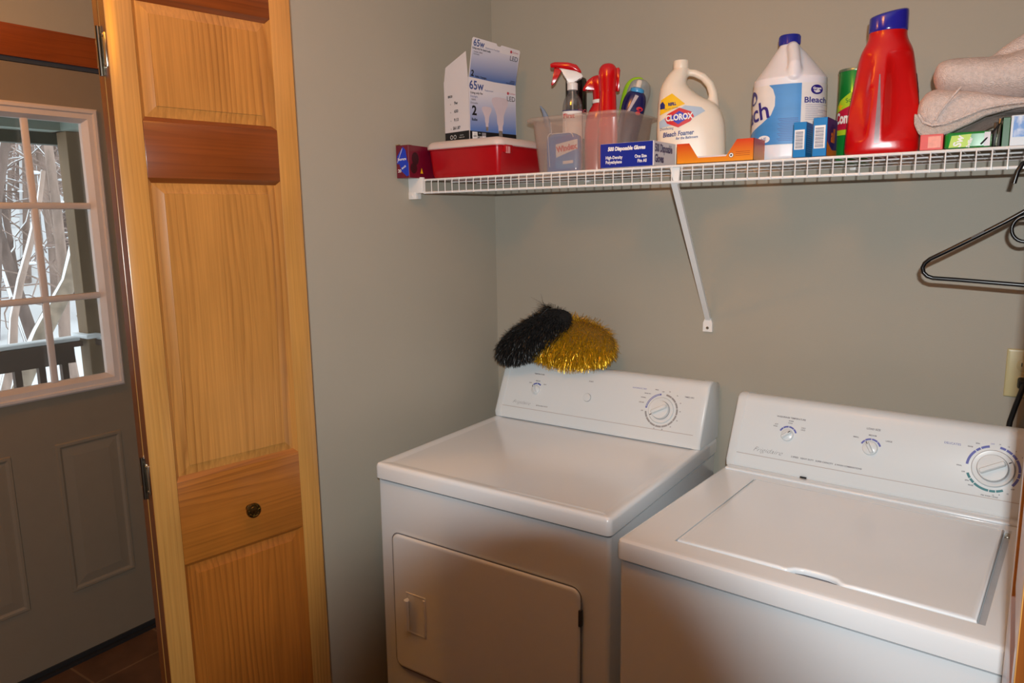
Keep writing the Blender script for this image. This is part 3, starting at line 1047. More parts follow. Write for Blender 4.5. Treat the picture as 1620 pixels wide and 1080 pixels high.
# -- red box with milky lid
REDP = mat('red_plastic', (176, 8, 22), 0.3, var=0.04, coat=0.2)
MILK = seethrough('milky_plastic', (232, 214, 208), 0.72, 0.35, 0.06)
rb = tag(empty('storage_box', (0.018, -0.372, SZ), 0), 'red plastic storage box with a milky lid, under the bulb carton', 'storage box')
m = MB()
m.rrstack(0.004, 0.262, 0.002, 0.260, 0.020, [(0.016, 0.0005), (0.012, 0.002), (0.008, 0.012), (0.0, 0.078), (-0.004, 0.079), (-0.004, 0.083), (0.002, 0.083), (0.008, 0.03), (0.014, 0.006)], seg=6)
m.build('box_body', REDP, rb, smooth=40)
m = MB()
m.box(0.250, 0.2685, 0.022, 0.062, 0.062, 0.0865, bev=0.003)
m.build('latch', REDP, rb)
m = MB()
m.box(0.2665, 0.2695, 0.028, 0.031, 0.060, 0.078).box(0.2665, 0.2695, 0.036, 0.046, 0.060, 0.078).build('latch_highlight', mat('pink_highlight', (215, 150, 150), 0.3), rb, smooth=0)  # glints on the latch, put in as thin pink strips
m = MB()
m.rrstack(0.0, 0.266, -0.002, 0.264, 0.024, [(0.0, 0.081), (-0.003, 0.083), (-0.003, 0.090), (0.002, 0.097), (0.010, 0.103), (0.018, 0.105), (0.022, 0.104)], seg=6)
m.build('lid', mat('milky_lid', (222, 206, 200), 0.35, var=0.02, sub=0.2), rb, smooth=40)

# -- bulb carton with open flaps, standing on the red box
BOXW = mat('white_card', (226, 222, 226), 0.45, var=0.01)
BB, BH = R(90 - 10.6), 0.1735


def gradient_mat(name, c0, c1, z0, z1):
    m = bpy.data.materials.new(name)
    m.use_nodes = True
    nt = m.node_tree
    p = nt.nodes['Principled BSDF']
    tc = nt.nodes.new('ShaderNodeTexCoord')
    sp = nt.nodes.new('ShaderNodeSeparateXYZ')
    nt.links.new(tc.outputs['Object'], sp.inputs[0])
    mr = nt.nodes.new('ShaderNodeMapRange')
    mr.inputs[1].default_value = z0
    mr.inputs[2].default_value = z1
    nt.links.new(sp.outputs['Z'], mr.inputs[0])
    rp = nt.nodes.new('ShaderNodeValToRGB')
    rp.color_ramp.elements[0].color = lin(c0) + (1,)
    rp.color_ramp.elements[1].color = lin(c1) + (1,)
    nt.links.new(mr.outputs[0], rp.inputs[0])
    nt.links.new(rp.outputs[0], p.inputs['Base Color'])
    p.inputs['Roughness'].default_value = 0.4
    return m


bc = tag(empty('bulb_carton', (0.150, -0.330, SZ + 0.1055), BB), 'white and blue light bulb carton with open flaps, standing on the red box', 'box')
# local: x along the printed front (facing the room's right), -y outward; left side face is x = 0
FW, SD = 0.192, 0.108
m = MB()
t_ = 0.0007
m.box(0, FW, 0, t_, 0, BH).box(0, FW, SD - t_, SD, 0, BH).box(0, t_, 0, SD, 0, BH).box(FW - t_, FW, 0, SD, 0, BH).box(0, FW, 0, SD, 0, t_)
m.build('box_body', BOXW, bc, smooth=0)
# front flap (up, leaning out a little), side flap, back flap
flapm = Matrix.Translation((0, 0, BH)) @ Matrix.Rotation(R(8), 4, 'X') @ Matrix.Rotation(R(2.5), 4, 'Y')
m = MB()
m.prism([(0.002, 0), (FW - 0.001, 0), (FW + 0.004, 0.100), (FW + 0.001, 0.105), (0.118, 0.106), (0.112, 0.101), (0.102, 0.101), (0.096, 0.107), (0.006, 0.108), (0.002, 0.104)], 0, t_, mx=flapm)
m.build('front_flap', BOXW, bc, smooth=0)
m = MB()
ms = Matrix.Translation((0, 0, BH)) @ Matrix.Rotation(R(-3), 4, 'Y') @ Matrix(((0, 1, 0, 0), (1, 0, 0, 0), (0, 0, 1, 0), (0, 0, 0, 1)))
m.prism([(0.002, 0), (SD - 0.002, 0), (SD - 0.012, 0.038), (0.004, 0.070)], 0, t_, mx=ms)
m.build('side_flap', BOXW, bc, smooth=0)
BF = plane((0, 0, 0), (1, 0, 0), (0, 0, 1))
BF2 = plane((0, 0, 0), (1, 0, 0), (0, 0, 1), 0.0009)
BF3 = plane((0, 0, 0), (1, 0, 0), (0, 0, 1), 0.0013)
fo, fx, fz = flapm @ Vector((0, 0, 0)), flapm.to_3x3() @ Vector((1, 0, 0)), flapm.to_3x3() @ Vector((0, 0, 1))
FL = plane(fo, fx, fz)
FL2 = plane(fo, fx, fz, 0.0009)
BS = plane((0, SD, 0), (0, -1, 0), (0, 0, 1))
BS2 = plane((0, SD, 0), (0, -1, 0), (0, 0, 1), 0.0009)
MB().rect(0.003, FW - 0.002, 0.026, BH - 0.030, BF).build('front_tint', gradient_mat('blue_fade', (92, 128, 196), (224, 222, 230), 0.03, 0.135), bc, smooth=0)
MB().rect(0.004, FW + 0.0, 0.001, 0.085, FL).build('flap_tint', gradient_mat('blue_fade_flap', (88, 118, 178), (220, 218, 228), BH, BH + 0.085), bc, smooth=0)
m = MB()
m.rect(0.001, FW - 0.001, 0.001, 0.026, BF)
m.rect(0.001, SD - 0.001, 0.001, 0.027, BS)
m.build('black_band', INK, bc, smooth=0)
m = MB()
m.rect(0.010, 0.030, 0.003, 0.024, BF2).rect(0.048, 0.064, 0.003, 0.013, BF2)
m.text('LED', 0.004, 0.039, 0.020, BF2).text('$1.08', 0.0065, 0.039, 0.010, BF2, bold=0.0002)
m.text('ENERGY COST', 0.0035, 0.075, 0.010, BS2).text('LIGHTING', 0.0035, 0.075, 0.016, BS2)
m.arc(0.030, 0.013, 0.0045, 0.006, 0, 360, BS2).arc(0.045, 0.013, 0.0045, 0.006, 0, 360, BS2)
m.build('white_print', WHITEINK, bc, smooth=0)
m = MB()
m.rect(0.048, 0.064, 0.013, 0.023, BF2)
m.build('grey_print', mat('print_grey', (140, 140, 146), 0.5), bc, smooth=0)
NAV = mat('slate_blue_ink', (58, 78, 140), 0.5)
m = MB()
m.text('65w', 0.034, 0.030, 0.152, BF2, bold=0.0006, xs=0.95)
m.text('65w', 0.026, 0.028, 0.094, FL2, bold=0.0005, xs=0.95)
m.text('Replacement', 0.0065, 0.080, 0.143, BF2).text('Replacement Floodlight', 0.006, 0.083, 0.088, FL2)
m.text('Daylight', 0.0085, 0.020, 0.122, BF2)
m.build('blue_lettering', NAV, bc, smooth=0)
m = MB()
m.text('Using only 9w', 0.0085, 0.030, 0.132, BF2, bold=0.0002).text('Using only 9w (each bulb)', 0.0068, 0.040, 0.080, FL2, bold=0.0002)
m.text('2', 0.036, 0.020, 0.082, BF2, bold=0.0012).text('Bulbs', 0.010, 0.020, 0.058, BF2, bold=0.0003)
m.text('2', 0.022, 0.014, 0.012, FL2, bold=0.0008).text('Bulbs / Daylight', 0.007, 0.048, 0.006, FL2, bold=0.0002)
m.text('LED', 0.020, 0.170, 0.128, BF2, xs=1.05).text('LED', 0.019, 0.172, 0.077, FL2, xs=1.05)
m.text('5000K', 0.0068, 0.018, 0.113, BF2).text('Dimmable', 0.0068, 0.020, 0.104, BF2)
m.text('Daylight 5000K', 0.0055, 0.028, 0.071, FL2).text('Dimmable', 0.0055, 0.022, 0.065, FL2)
m.text('BR30', 0.009, 0.028, 0.128, BS2, bold=0.0003)
for s_, z, zz in (('9w', 0.108, 0.0125), ('650', 0.085, 0.0115), ('9.13', 0.061, 0.0115), ("$61.87", 0.038, 0.0115)):
    m.text(s_, zz, 0.053, z, BS2, bold=0.0003)
    m.text('o', 0.007, 0.029, z - 0.001, BS2)
m.text('650', 0.008, 0.020, 0.012, BF3, bold=0.0002).text('Lumens', 0.0035, 0.020, 0.019, BF3)
m.rect(0.150, 0.185, 0.006, 0.0075, FL2).rect(0.165, 0.186, 0.010, 0.0115, FL2).rect(0.168, 0.187, 0.014, 0.0155, FL2)
m.build('black_lettering', INK, bc, smooth=0)
m = MB()
m.box(0, 0, 0, 0, 0, 0) if False else None
for fn, z in ((BF2, 0.144), (FL2, 0.095)):
    m.disc(0.158, z, 0.0042, fn, n=16)
    m.text('EcoSmart', 0.0065, 0.176, z, fn)
m.build('red_print', mat('faded_red', (190, 60, 78), 0.5), bc, smooth=0)


def bulb_poly(cx, zt, s):
    h = [(0, 0), (0.45, -0.02), (0.72, -0.10), (0.80, -0.28), (0.74, -0.50), (0.55, -0.80), (0.42, -1.05), (0.34, -1.25), (0.31, -1.75), (0.22, -1.95), (0.20, -2.35)]
    R_ = [(cx + x * s, zt + z * s) for x, z in h]
    L_ = [(cx - x * s, zt + z * s) for x, z in reversed(h[1:])]
    return R_ + L_


m = MB()
m.poly(bulb_poly(0.069, 0.098, 0.0245), BF2)
m.poly(bulb_poly(0.124, 0.129, 0.0425), BF2)
m.build('bulb_picture', mat('bulb_white', (214, 200, 208), 0.5, var=0.03), bc, smooth=0)
m = MB()
m.rect(0.0645, 0.0735, 0.029, 0.041, BF3).rect(0.1165, 0.1315, 0.014, 0.033, BF3)
m.build('bulb_base_picture', mat('picture_steel', (150, 140, 132), 0.35, metal=0.3, var=0.4, vs=300), bc, smooth=0)

# -- milky plastic tub
TUBM = seethrough('milky_tub', (246, 234, 226), 0.20, 0.3, 0.05)
tub = tag(empty('plastic_tub', (0.302, -0.286, SZ)), 'milky translucent plastic tub holding spray bottles', 'tub')
m = MB()
X0, X1, Y0, Y1 = 0.012, 0.300, 0.004, 0.248
m.rrstack(X0, X1, Y0, Y1, 0.035, [(0.032, 0.0015), (0.026, 0.0008), (0.022, 0.004), (0.006, 0.138), (0.0, 0.142), (-0.012, 0.146), (-0.012, 0.152), (-0.004, 0.155), (0.003, 0.152), (0.0085, 0.138), (0.0245, 0.006), (0.03, 0.003)], seg=8)
m.build('tub_body', TUBM, tub, smooth=45)
m = MB()
RIB = seethrough('milky_rib', (240, 226, 220), 0.7, 0.3, 0.05)


def tubwall(u, v):
    return Vector((u, Y0 + 0.0215 - 0.016 * v / 0.138 - 0.0012, v))


m.rect(0.088, 0.0895, 0.110, 0.140, tubwall).rect(0.134, 0.1355, 0.108, 0.140, tubwall)
m.arc(0.088, 0.098, 0.011, 0.013, 95, 180, tubwall).arc(0.144, 0.096, 0.011, 0.013, 0, 90, tubwall)
m.rect(0.088, 0.144, 0.1075, 0.1090, tubwall).rect(0.0755, 0.077, 0.02, 0.098, tubwall)
m.build('moulded_rib', RIB, tub, smooth=0)


# -- spray bottles etc. in the tub
CLEARP = seethrough('clear_plastic', (214, 216, 214), 0.10, 0.05, 0.12)
REDG = mat('glossy_red', (200, 8, 20), 0.18, var=0.05, coat=0.5)


def sprayer(parent, z, s, head_mat, neck_mat, trig_mat, two_tone=True):
    """trigger head pointing to -x, pivot above local z"""
    h = MB()
    top = [(-0.062, 0.030), (-0.063, 0.041), (-0.050, 0.045), (-0.012, 0.043), (0.012, 0.036), (0.024, 0.020), (0.026, 0.012), (0.012, 0.018), (-0.010, 0.026), (-0.040, 0.029)]
    T = Matrix.Translation((0, 0, z)) @ Matrix.Scale(s, 4)
    h.prism(top, -0.011, 0.011, mx=T, bev=0.0035)
    hd = h.build('spray_head', head_mat, parent, smooth=50)
    b = MB()
    body = [(-0.040, 0.0285), (-0.010, 0.0255), (0.012, 0.0175), (0.026, 0.012), (0.030, 0.004), (0.024, -0.003), (0.010, -0.004), (0.006, -0.014), (-0.016, -0.014), (-0.017, 0.004), (-0.026, 0.018)]
    b.prism(body, -0.0095, 0.0095, mx=T, bev=0.003)
    b.build('head_housing', neck_mat, hd, smooth=50)
    g = MB()
    g.prism([(-0.052, 0.029), (-0.036, 0.029), (-0.030, 0.020), (-0.040, 0.008), (-0.048, -0.010), (-0.058, -0.018), (-0.061, -0.014), (-0.054, 0.004)], -0.0055, 0.0055, mx=T, bev=0.0015)
    g.build('trigger', trig_mat, hd, smooth=50)
    c = MB()
    c.lathe([(0.0145, -0.032), (0.0150, -0.030), (0.0150, -0.014), (0.013, -0.012)], mx=T, seg=28)
    c.build('collar', neck_mat, parent, smooth=40)


A1 = 0.509
SB = SZ + 0.007
# clear bottle with red and white trigger
sp1 = tag(empty('spray_bottle', (0.3955, -0.165, SB), A1), 'clear spray bottle with a red and white trigger head, left in the tub', 'spray bottle')
m = MB()
m.loft([(0, 0, 0, 0.027, 0.021, 2.6), (0.01, 0, 0, 0.029, 0.023, 2.6), (0.13, 0, 0, 0.029, 0.023, 2.6), (0.185, 0, 0, 0.028, 0.022, 2.4), (0.208, 0, 0, 0.022, 0.019, 2.2), (0.220, 0, 0, 0.013, 0.013, 2), (0.232, 0, 0, 0.0125, 0.0125, 2)])
b1 = m.build('bottle', CLEARP, sp1, smooth=60)
f1 = projector(b1, 0.0007)
m = MB()
m.rect(-0.028, 0.026, 0.06, 0.171, f1, step=0.006)
m.build('label', mat('label_white', (228, 226, 224), 0.4), sp1, smooth=60)
f1b = projector(b1, 0.0013)
MB().rect(-0.028, 0.027, 0.172, 0.1735, f1b, step=0.006).build('label_line', NAVY, sp1, smooth=0)
MB().text('First', 0.017, -0.010, 0.157, f1b, bold=0.0006, step=0.006).build('lettering', REDINK, sp1, smooth=0)
sprayer(sp1, 0.262, 1.0, REDG, WHITEP, REDG)
MB().tube([(0, 0, 0.03), (0.001, 0, 0.12), (0, 0, 0.232)], 0.0022, seg=8).build('dip_tube', mat('milky_tube', (210, 206, 200), 0.4), sp1)
# dark canister behind it
cn = tag(empty('spray_canister', (0.3720, -0.102, SB), A1), 'tall black canister behind the clear spray bottle in the tub', 'canister')
m = MB()
m.lathe([(0.030, 0), (0.031, 0.004), (0.031, 0.262), (0.030, 0.270), (0.027, 0.273), (0, 0.273)], seg=40)
bk = m.build('can', mat('black_gloss_can', (10, 8, 9), 0.18, coat=0.5), cn, smooth=40)
fk = projector(bk, 0.0007)
m = MB()
m.rect(-0.029, 0.029, 0.10, 0.168, fk, step=0.006)
m.build('label', mat('label_white', (228, 226, 224), 0.4), cn, smooth=40)
m = MB()
m.text('PRO', 0.013, 0.018, 0.178, fk, bold=0.0006, step=0.006).build('lettering', mat('pink_ink', (214, 96, 104), 0.5), cn, smooth=0)

# blue liquid bottle seen through the tub wall
wb = tag(empty('cleaner_bottle', (0.4080, -0.2350, SB), R(8)), 'flat bottle of blue glass cleaner inside the front of the tub', 'bottle')
m = MB()
m.loft([(0, 0, 0, 0.046, 0.017, 4), (0.006, 0, 0, 0.049, 0.019, 4), (0.085, 0, 0, 0.049, 0.019, 4), (0.098, 0, 0, 0.043, 0.018, 3), (0.104, 0, 0, 0.030, 0.014, 2.5)])
bw = m.build('bottle', mat('blue_liquid', (20, 110, 200), 0.15, coat=0.5), wb, smooth=60)
fw = projector(bw, 0.0007)
MB().poly([(-0.018, 0.008), (0.046, 0.008), (0.046, 0.094), (0.02, 0.098), (-0.018, 0.088)], fw, step=0.008).build('label', gradient_mat('cleaner_label', (40, 140, 220), (36, 60, 170), 0.02, 0.10), wb, smooth=60)
fw2 = projector(bw, 0.0013)
MB().poly([(-0.016, 0.038), (-0.017, 0.074), (0.045, 0.086), (0.045, 0.060)], fw2, step=0.008).poly([(0.004, 0.028), (0.034, 0.030), (0.034, 0.022), (0.004, 0.020)], fw2, step=0.008).build('label_burst', mat('label_white', (228, 226, 224), 0.4), wb, smooth=0)
MB().text('Windex', 0.0215, 0.0145, 0.063, projector(bw, 0.002), bold=0.0011, step=0.006, xs=0.82, rot=0.15).build('lettering', REDINK, wb, smooth=0)

# two red sprayers
def red_sprayer(loc, rz, hgt, label, dome):
    e = tag(empty('spray_bottle', loc, rz), label, 'spray bottle', None)
    m = MB()
    if dome:
        m.loft([(0, 0, 0, 0.026, 0.020, 3), (0.008, 0, 0, 0.028, 0.023, 3), (0.12, 0, 0, 0.027, 0.022, 2.6), (0.160, 0, 0, 0.0245, 0.021, 2.2), (hgt - 0.055, 0, 0, 0.0225, 0.020, 2), (hgt - 0.050, 0, 0, 0.0225, 0.020, 2)])
    else:
        m.loft([(0, 0, 0, 0.032, 0.022, 3), (0.008, 0, 0, 0.036, 0.025, 3), (0.11, 0, 0, 0.036, 0.025, 3), (0.160, 0.004, 0, 0.033, 0.024, 2.4), (hgt - 0.072, 0.008, 0, 0.020, 0.018, 2), (hgt - 0.064, 0.008, 0, 0.019, 0.018, 2)])
    m.build('bottle', REDG, e, smooth=60)
    q = MB()
    if dome:
        q.loft([(hgt - 0.052, 0.0, 0, 0.0235, 0.021, 2), (hgt - 0.03, 0.0, 0, 0.0245, 0.021, 2), (hgt - 0.010, 0.0, 0, 0.0255, 0.021, 2), (hgt + 0.008, 0.0, 0, 0.0235, 0.019, 2), (hgt + 0.019, 0.0, 0, 0.015, 0.013, 2), (hgt + 0.022, 0.0, 0, 0.004, 0.004, 2)])
        q.prism([(0.020, hgt + 0.008), (0.030, hgt + 0.010), (0.034, hgt + 0.002), (0.029, hgt - 0.020), (0.033, hgt - 0.052), (0.024, hgt - 0.054), (0.021, hgt - 0.02)], -0.006, 0.006, bev=0.002)
    else:
        MB().lathe([(0.0215, hgt - 0.071), (0.0225, hgt - 0.069), (0.0225, hgt - 0.063), (0.021, hgt - 0.061)], (0.008, 0, 0), seg=30).build('collar', WHITEP, e)
        q.loft([(hgt - 0.062, 0.008, 0, 0.0190, 0.0175, 2), (hgt - 0.035, 0.007, 0, 0.0205, 0.0175, 2), (hgt - 0.016, 0.004, 0, 0.0235, 0.0175, 2), (hgt + 0.000, 0.004, 0, 0.021, 0.015, 2), (hgt + 0.006, 0.004, 0, 0.010, 0.007, 2)])
        q.prism([(0.0, hgt + 0.004), (-0.012, hgt + 0.003), (-0.026, hgt - 0.006), (-0.038, hgt - 0.024), (-0.042, hgt - 0.036), (-0.032, hgt - 0.036), (-0.020, hgt - 0.030), (-0.010, hgt - 0.034), (0.0, hgt - 0.04)], -0.0115, 0.0115, bev=0.004)
    q.build('spray_head', REDG, e, smooth=50)
    return e


red_sprayer((0.4520, -0.122, SB), 0.46, 0.264, 'glossy red spray bottle with a drooping nozzle, white ring at its neck', False)
red_sprayer((0.5150, -0.180, SB), 0.46, 0.264, 'taller glossy red spray bottle with a domed head, middle of the tub', True)

# tilted navy bottle and grey/lime scrubber
nb = empty('squeeze_bottle', (0.520, -0.110, SB + 0.024), 0.46)
nb.rotation_euler = (0, R(13), 0.46)
tag(nb, 'tilted navy bottle with a light blue collar, right end of the tub', 'bottle')
m = MB()
m.loft([(0, 0, 0, 0.028, 0.020, 3), (0.01, 0, 0, 0.032, 0.023, 3), (0.13, 0, 0, 0.033, 0.023, 3), (0.170, 0, 0, 0.0325, 0.022, 2.4), (0.192, 0, 0, 0.026, 0.018, 2.2), (0.203, 0, 0, 0.014, 0.012, 2)])
bn = m.build('bottle', mat('navy_plastic', (24, 26, 84), 0.22, coat=0.4), nb, smooth=60)
fn_ = projector(bn, 0.0008)
MB().poly([(-0.014, 0.140), (-0.008, 0.140), (0.008, 0.186), (-0.002, 0.188)], fn_, step=0.006).build('silver_stripe', mat('silver_print', (190, 180, 186), 0.3), nb, smooth=0)
MB().disc(0.018, 0.152, 0.009, fn_, ry=0.006).disc(0.016, 0.140, 0.007, fn_, ry=0.005).build('red_print', REDINK, nb, smooth=0)
MB().lathe([(0.019, 0.196), (0.020, 0.198), (0.019, 0.206), (0.012, 0.210)], seg=28).build('collar', mat('light_blue_plastic', (70, 160, 220), 0.3), nb)
MB().loft([(0.206, 0, 0, 0.008, 0.008, 2), (0.226, 0.001, 0, 0.008, 0.007, 3), (0.231, 0.001, 0, 0.005, 0.005, 2)]).build('nozzle', mat('pale_nozzle', (226, 214, 200), 0.3), nb, smooth=50)
gb = empty('scrub_brush', (0.490, -0.068, SB + 0.018), 0.46)
gb.rotation_euler = (0, R(16), 0.46)
tag(gb, 'silver and lime green rounded scrubber standing behind the navy bottle', 'scrubber')
m = MB()
m.loft([(0, 0, 0, 0.020, 0.012, 2.5), (0.12, 0, 0, 0.026, 0.014, 2.5), (0.18, 0, 0, 0.032, 0.016, 2.2), (0.215, 0, 0, 0.034, 0.017, 2), (0.240, 0, 0, 0.027, 0.015, 2), (0.250, 0, 0, 0.012, 0.008, 2)])
m.build('handle', mat('silver_plastic', (176, 180, 178), 0.22, metal=0.4, coat=0.4), gb, smooth=60)
m = MB()
m.loft([(0.14, -0.014, 0.006, 0.024, 0.011, 2.5), (0.19, -0.014, 0.006, 0.030, 0.013, 2.2), (0.228, -0.012, 0.006, 0.030, 0.013, 2), (0.248, -0.010, 0.006, 0.020, 0.010, 2), (0.256, -0.008, 0.006, 0.006, 0.005, 2)])
m.build('lime_edge', mat('lime_plastic', (160, 210, 30), 0.3), gb, smooth=60)
# blue-grey cloth end sticking out at the left of the tub
sg = tag(empty('dish_brush', (0.353, -0.155, SB), R(20)), 'blue grey pointed brush end leaning out beside the clear bottle', 'brush')
sg.rotation_euler = (0, R(-16), R(20))
m = MB()
m.loft([(0, 0, 0, 0.005, 0.004, 2), (0.12, 0, 0, 0.006, 0.005, 2), (0.150, 0, 0, 0.010, 0.005, 2), (0.182, 0.0, 0, 0.006, 0.004, 2), (0.205, -0.006, 0, 0.002, 0.002, 2)])
m.build('brush_handle', mat('blue_grey_plastic', (120, 136, 158), 0.4), sg, smooth=60)

# -- disposable glove box
BLUEB = mat('royal_blue_card', (20, 44, 150), 0.35, var=0.03, coat=0.2)
gl = carton('glove_box', (0.600, -0.384, SZ + 0.0005), 0, 0.142, 0.135, 0.0585, BOXW, 'blue and white disposable gloves carton at the front of the shelf', 'box')
F = plane((0, 0, 0), (1, 0, 0), (0, 0, 1), 0.0006)
Fb = plane((0, 0, 0), (1, 0, 0), (0, 0, 1), 0.0011)
S = plane((0.142, 0, 0), (0, 1, 0), (0, 0, 1), 0.0006)
MB().rect(-0.0003, 0.1395, 0.0005, 0.058, F).build('blue_print', BLUEB, gl, smooth=0)
m = MB()
m.text('500 Disposable Gloves', 0.0125, 0.070, 0.0445, Fb, bold=0.0007, shear=0.12, xs=0.86)
m.text('High-Density', 0.0105, 0.014, 0.024, Fb, align='LEFT', bold=0.0003, xs=0.82).text('Polyethylene', 0.0105, 0.014, 0.013, Fb, align='LEFT', bold=0.0003, xs=0.82)
m.text('One Size', 0.0105, 0.124, 0.024, Fb, align='RIGHT', bold=0.0003, xs=0.82).text('Fits All', 0.0105, 0.124, 0.013, Fb, align='RIGHT', bold=0.0003, xs=0.82)
m.build('white_lettering', WHITEINK, gl, smooth=0)
m = MB()
m.text('500 Disposable', 0.026, 0.006, 0.042, S, align='LEFT', bold=0.001, xs=0.66).text('Gloves', 0.026, 0.006, 0.017, S, align='LEFT', bold=0.001, xs=0.72)
m.build('dark_lettering', mat('purple_navy_ink', (52, 28, 92), 0.45), gl, smooth=0)

# -- cream foamer jug
CREAM = mat('cream_plastic', (238, 228, 212), 0.35, var=0.02, sub=0.1)
jc = tag(empty('bleach_jug', (0.750, -0.155, SZ), 0.36), 'cream jug with a loop handle and an orange-yellow label corner, behind the gloves carton', 'jug')
Z = lambda z: z - SZ
m = MB()
m.loft([(0.0, 0, 0, 0.080, 0.046, 3.2), (0.006, 0, 0, 0.086, 0.052, 3.2), (Z(1.758), -0.004, 0, 0.0875, 0.054, 3.0), (Z(1.80), -0.007, 0, 0.084, 0.053, 2.8), (Z(1.832), -0.016, 0, 0.0735, 0.050, 2.6),
        (Z(1.856), -0.036, 0, 0.0520, 0.045, 2.4), (Z(1.885), -0.049, 0, 0.0330, 0.036, 2.2), (Z(1.912), -0.040, 0, 0.026, 0.026, 2.1), (Z(1.926), -0.033, 0, 0.019, 0.019, 2), (Z(1.936), -0.033, 0, 0.017, 0.017, 2)], seg=48)
m.tube([(-0.040, 0, Z(1.905)), (-0.020, 0, Z(1.917)), (0.002, 0, Z(1.914)), (0.024, 0, Z(1.903)), (0.041, 0, Z(1.884)), (0.049, 0, Z(1.862)), (0.050, 0, Z(1.838)), (0.045, 0, Z(1.80))], [0.011, 0.0095, 0.0095, 0.0100, 0.0105, 0.0115, 0.015, 0.024], seg=20)
jb = remeshed(m, 'bottle', CREAM, 0.0026, 5, jc)
MB().lathe([(0.019, Z(1.927)), (0.0195, Z(1.929)), (0.0195, Z(1.943)), (0.0185, Z(1.9465)), (0, Z(1.947))], (-0.033, 0, 0), 36).build('cap', CREAM, jc)
fj = projector(jb, 0.0008)
fj2 = projector(jb, 0.0013)
fj3 = projector(jb, 0.0018)
fj4 = projector(jb, 0.0023)
m = MB()
m.poly([(-0.053, Z(1.860)), (-0.020, Z(1.832)), (-0.083, Z(1.808)), (-0.081, Z(1.846))], fj, step=0.007)
m.build('yellow_label', YELINK, jc, smooth=60)
m = MB()
m.text('REFILL', 0.010, -0.052, Z(1.833), fj2, bold=0.0006, rot=0.05, xs=0.7, step=0.006).poly([(-0.082, Z(1.823)), (-0.070, Z(1.823)), (-0.070, Z(1.833)), (-0.076, Z(1.842)), (-0.082, Z(1.836))], fj2, step=0.006)
m.text('USE WITH TRIGGER', 0.0038, -0.054, Z(1.822), fj2, rot=0.1, step=0.006)
m.build('navy_print', NAVY, jc, smooth=0)
m = MB()
m.poly([(-0.083, Z(1.775)), (-0.084, Z(1.792)), (-0.02, Z(1.828)), (0.02, Z(1.822)), (0.030, Z(1.812)), (-0.02, Z(1.785))], fj, step=0.007)
m.build('pale_blue_print', mat('pale_blue_ink', (176, 200, 224), 0.5), jc, smooth=60)
m = MB()
m.poly([(-0.070, Z(1.797)), (-0.063, Z(1.809)), (-0.034, Z(1.823)), (-0.004, Z(1.812)), (0.003, Z(1.800)), (-0.006, Z(1.788)), (-0.036, Z(1.774)), (-0.064, Z(1.785))], fj2, step=0.006)
m.build('red_diamond', REDINK, jc, smooth=60)
m = MB()
m.poly([(-0.060, Z(1.798)), (-0.034, Z(1.815)), (-0.006, Z(1.800)), (-0.036, Z(1.782))], fj3, step=0.006)
m.build('blue_diamond', BLUEC, jc, smooth=60)
MB().text('CLOROX', 0.0205, -0.034, Z(1.799), fj4, bold=0.0008, xs=0.78, rot=0.06, step=0.005).build('white_lettering', WHITEINK, jc, smooth=0)
m = MB()
m.text('Bleach Foamer', 0.0165, -0.036, Z(1.7585), fj2, bold=0.0004, shear=0.2, xs=0.78, rot=0.06, step=0.006)
m.text('Disinfecting', 0.009, -0.065, Z(1.7725), fj2, shear=0.2, xs=0.8, rot=0.05, step=0.006).text('for the Bathroom', 0.009, -0.014, Z(1.748), fj2, shear=0.2, xs=0.85, rot=0.05, bold=0.0002, step=0.006)
m.build('navy_lettering', NAVY, jc, smooth=0)

# -- orange open tray
ORG = gradient_mat('orange_card', (236, 150, 30), (214, 66, 22), 0.0, 0.045)
oc = tag(empty('open_carton', (0.797, -0.378, SZ + 0.0005), 0), 'orange cardboard tray with a cut-down front, at the front of the shelf', 'box')
m = MB()
t_ = 0.0008
m.prism([(0, 0), (0.180, 0), (0.180, 0.048), (0.142, 0.048), (0.118, 0.012), (0.052, 0.012), (0.030, 0.046), (0, 0.046)], 0, t_)
m.box(0, t_, 0, 0.085, 0, 0.046).box(0.180 - t_, 0.180, 0, 0.085, 0, 0.048).box(0, 0.180, 0, 0.085, 0, t_)
m.build('box_body', ORG, oc, smooth=0)
MB().prism([(0.001, 0), (0.179, 0), (0.179, 0.022), (0.001, 0.022)], 0.084, 0.085).build('back_panel', BOXW, oc, smooth=0)
F = plane((0, 0, 0), (1, 0, 0), (0, 0, 1), 0.0006)
MB().disc(0.130, 0.0135, 0.0048, F).rect(0.003, 0.026, 0.001, 0.001, F).build('white_dot', WHITEINK, oc, smooth=0)
MB().disc(0.130, 0.0135, 0.0022, plane((0, 0, 0), (1, 0, 0), (0, 0, 1), 0.001)).arc(0.130, 0.0135, 0.0048, 0.0056, 0, 360, F).build('black_dot', INK, oc, smooth=0)
m = MB()
for k in range(3): m.rect(0.140, 0.172, 0.012 + 0.004 * k, 0.0127 + 0.004 * k, F)
m.build('fine_print', mat('dark_orange_ink', (150, 50, 16), 0.5), oc, smooth=0)

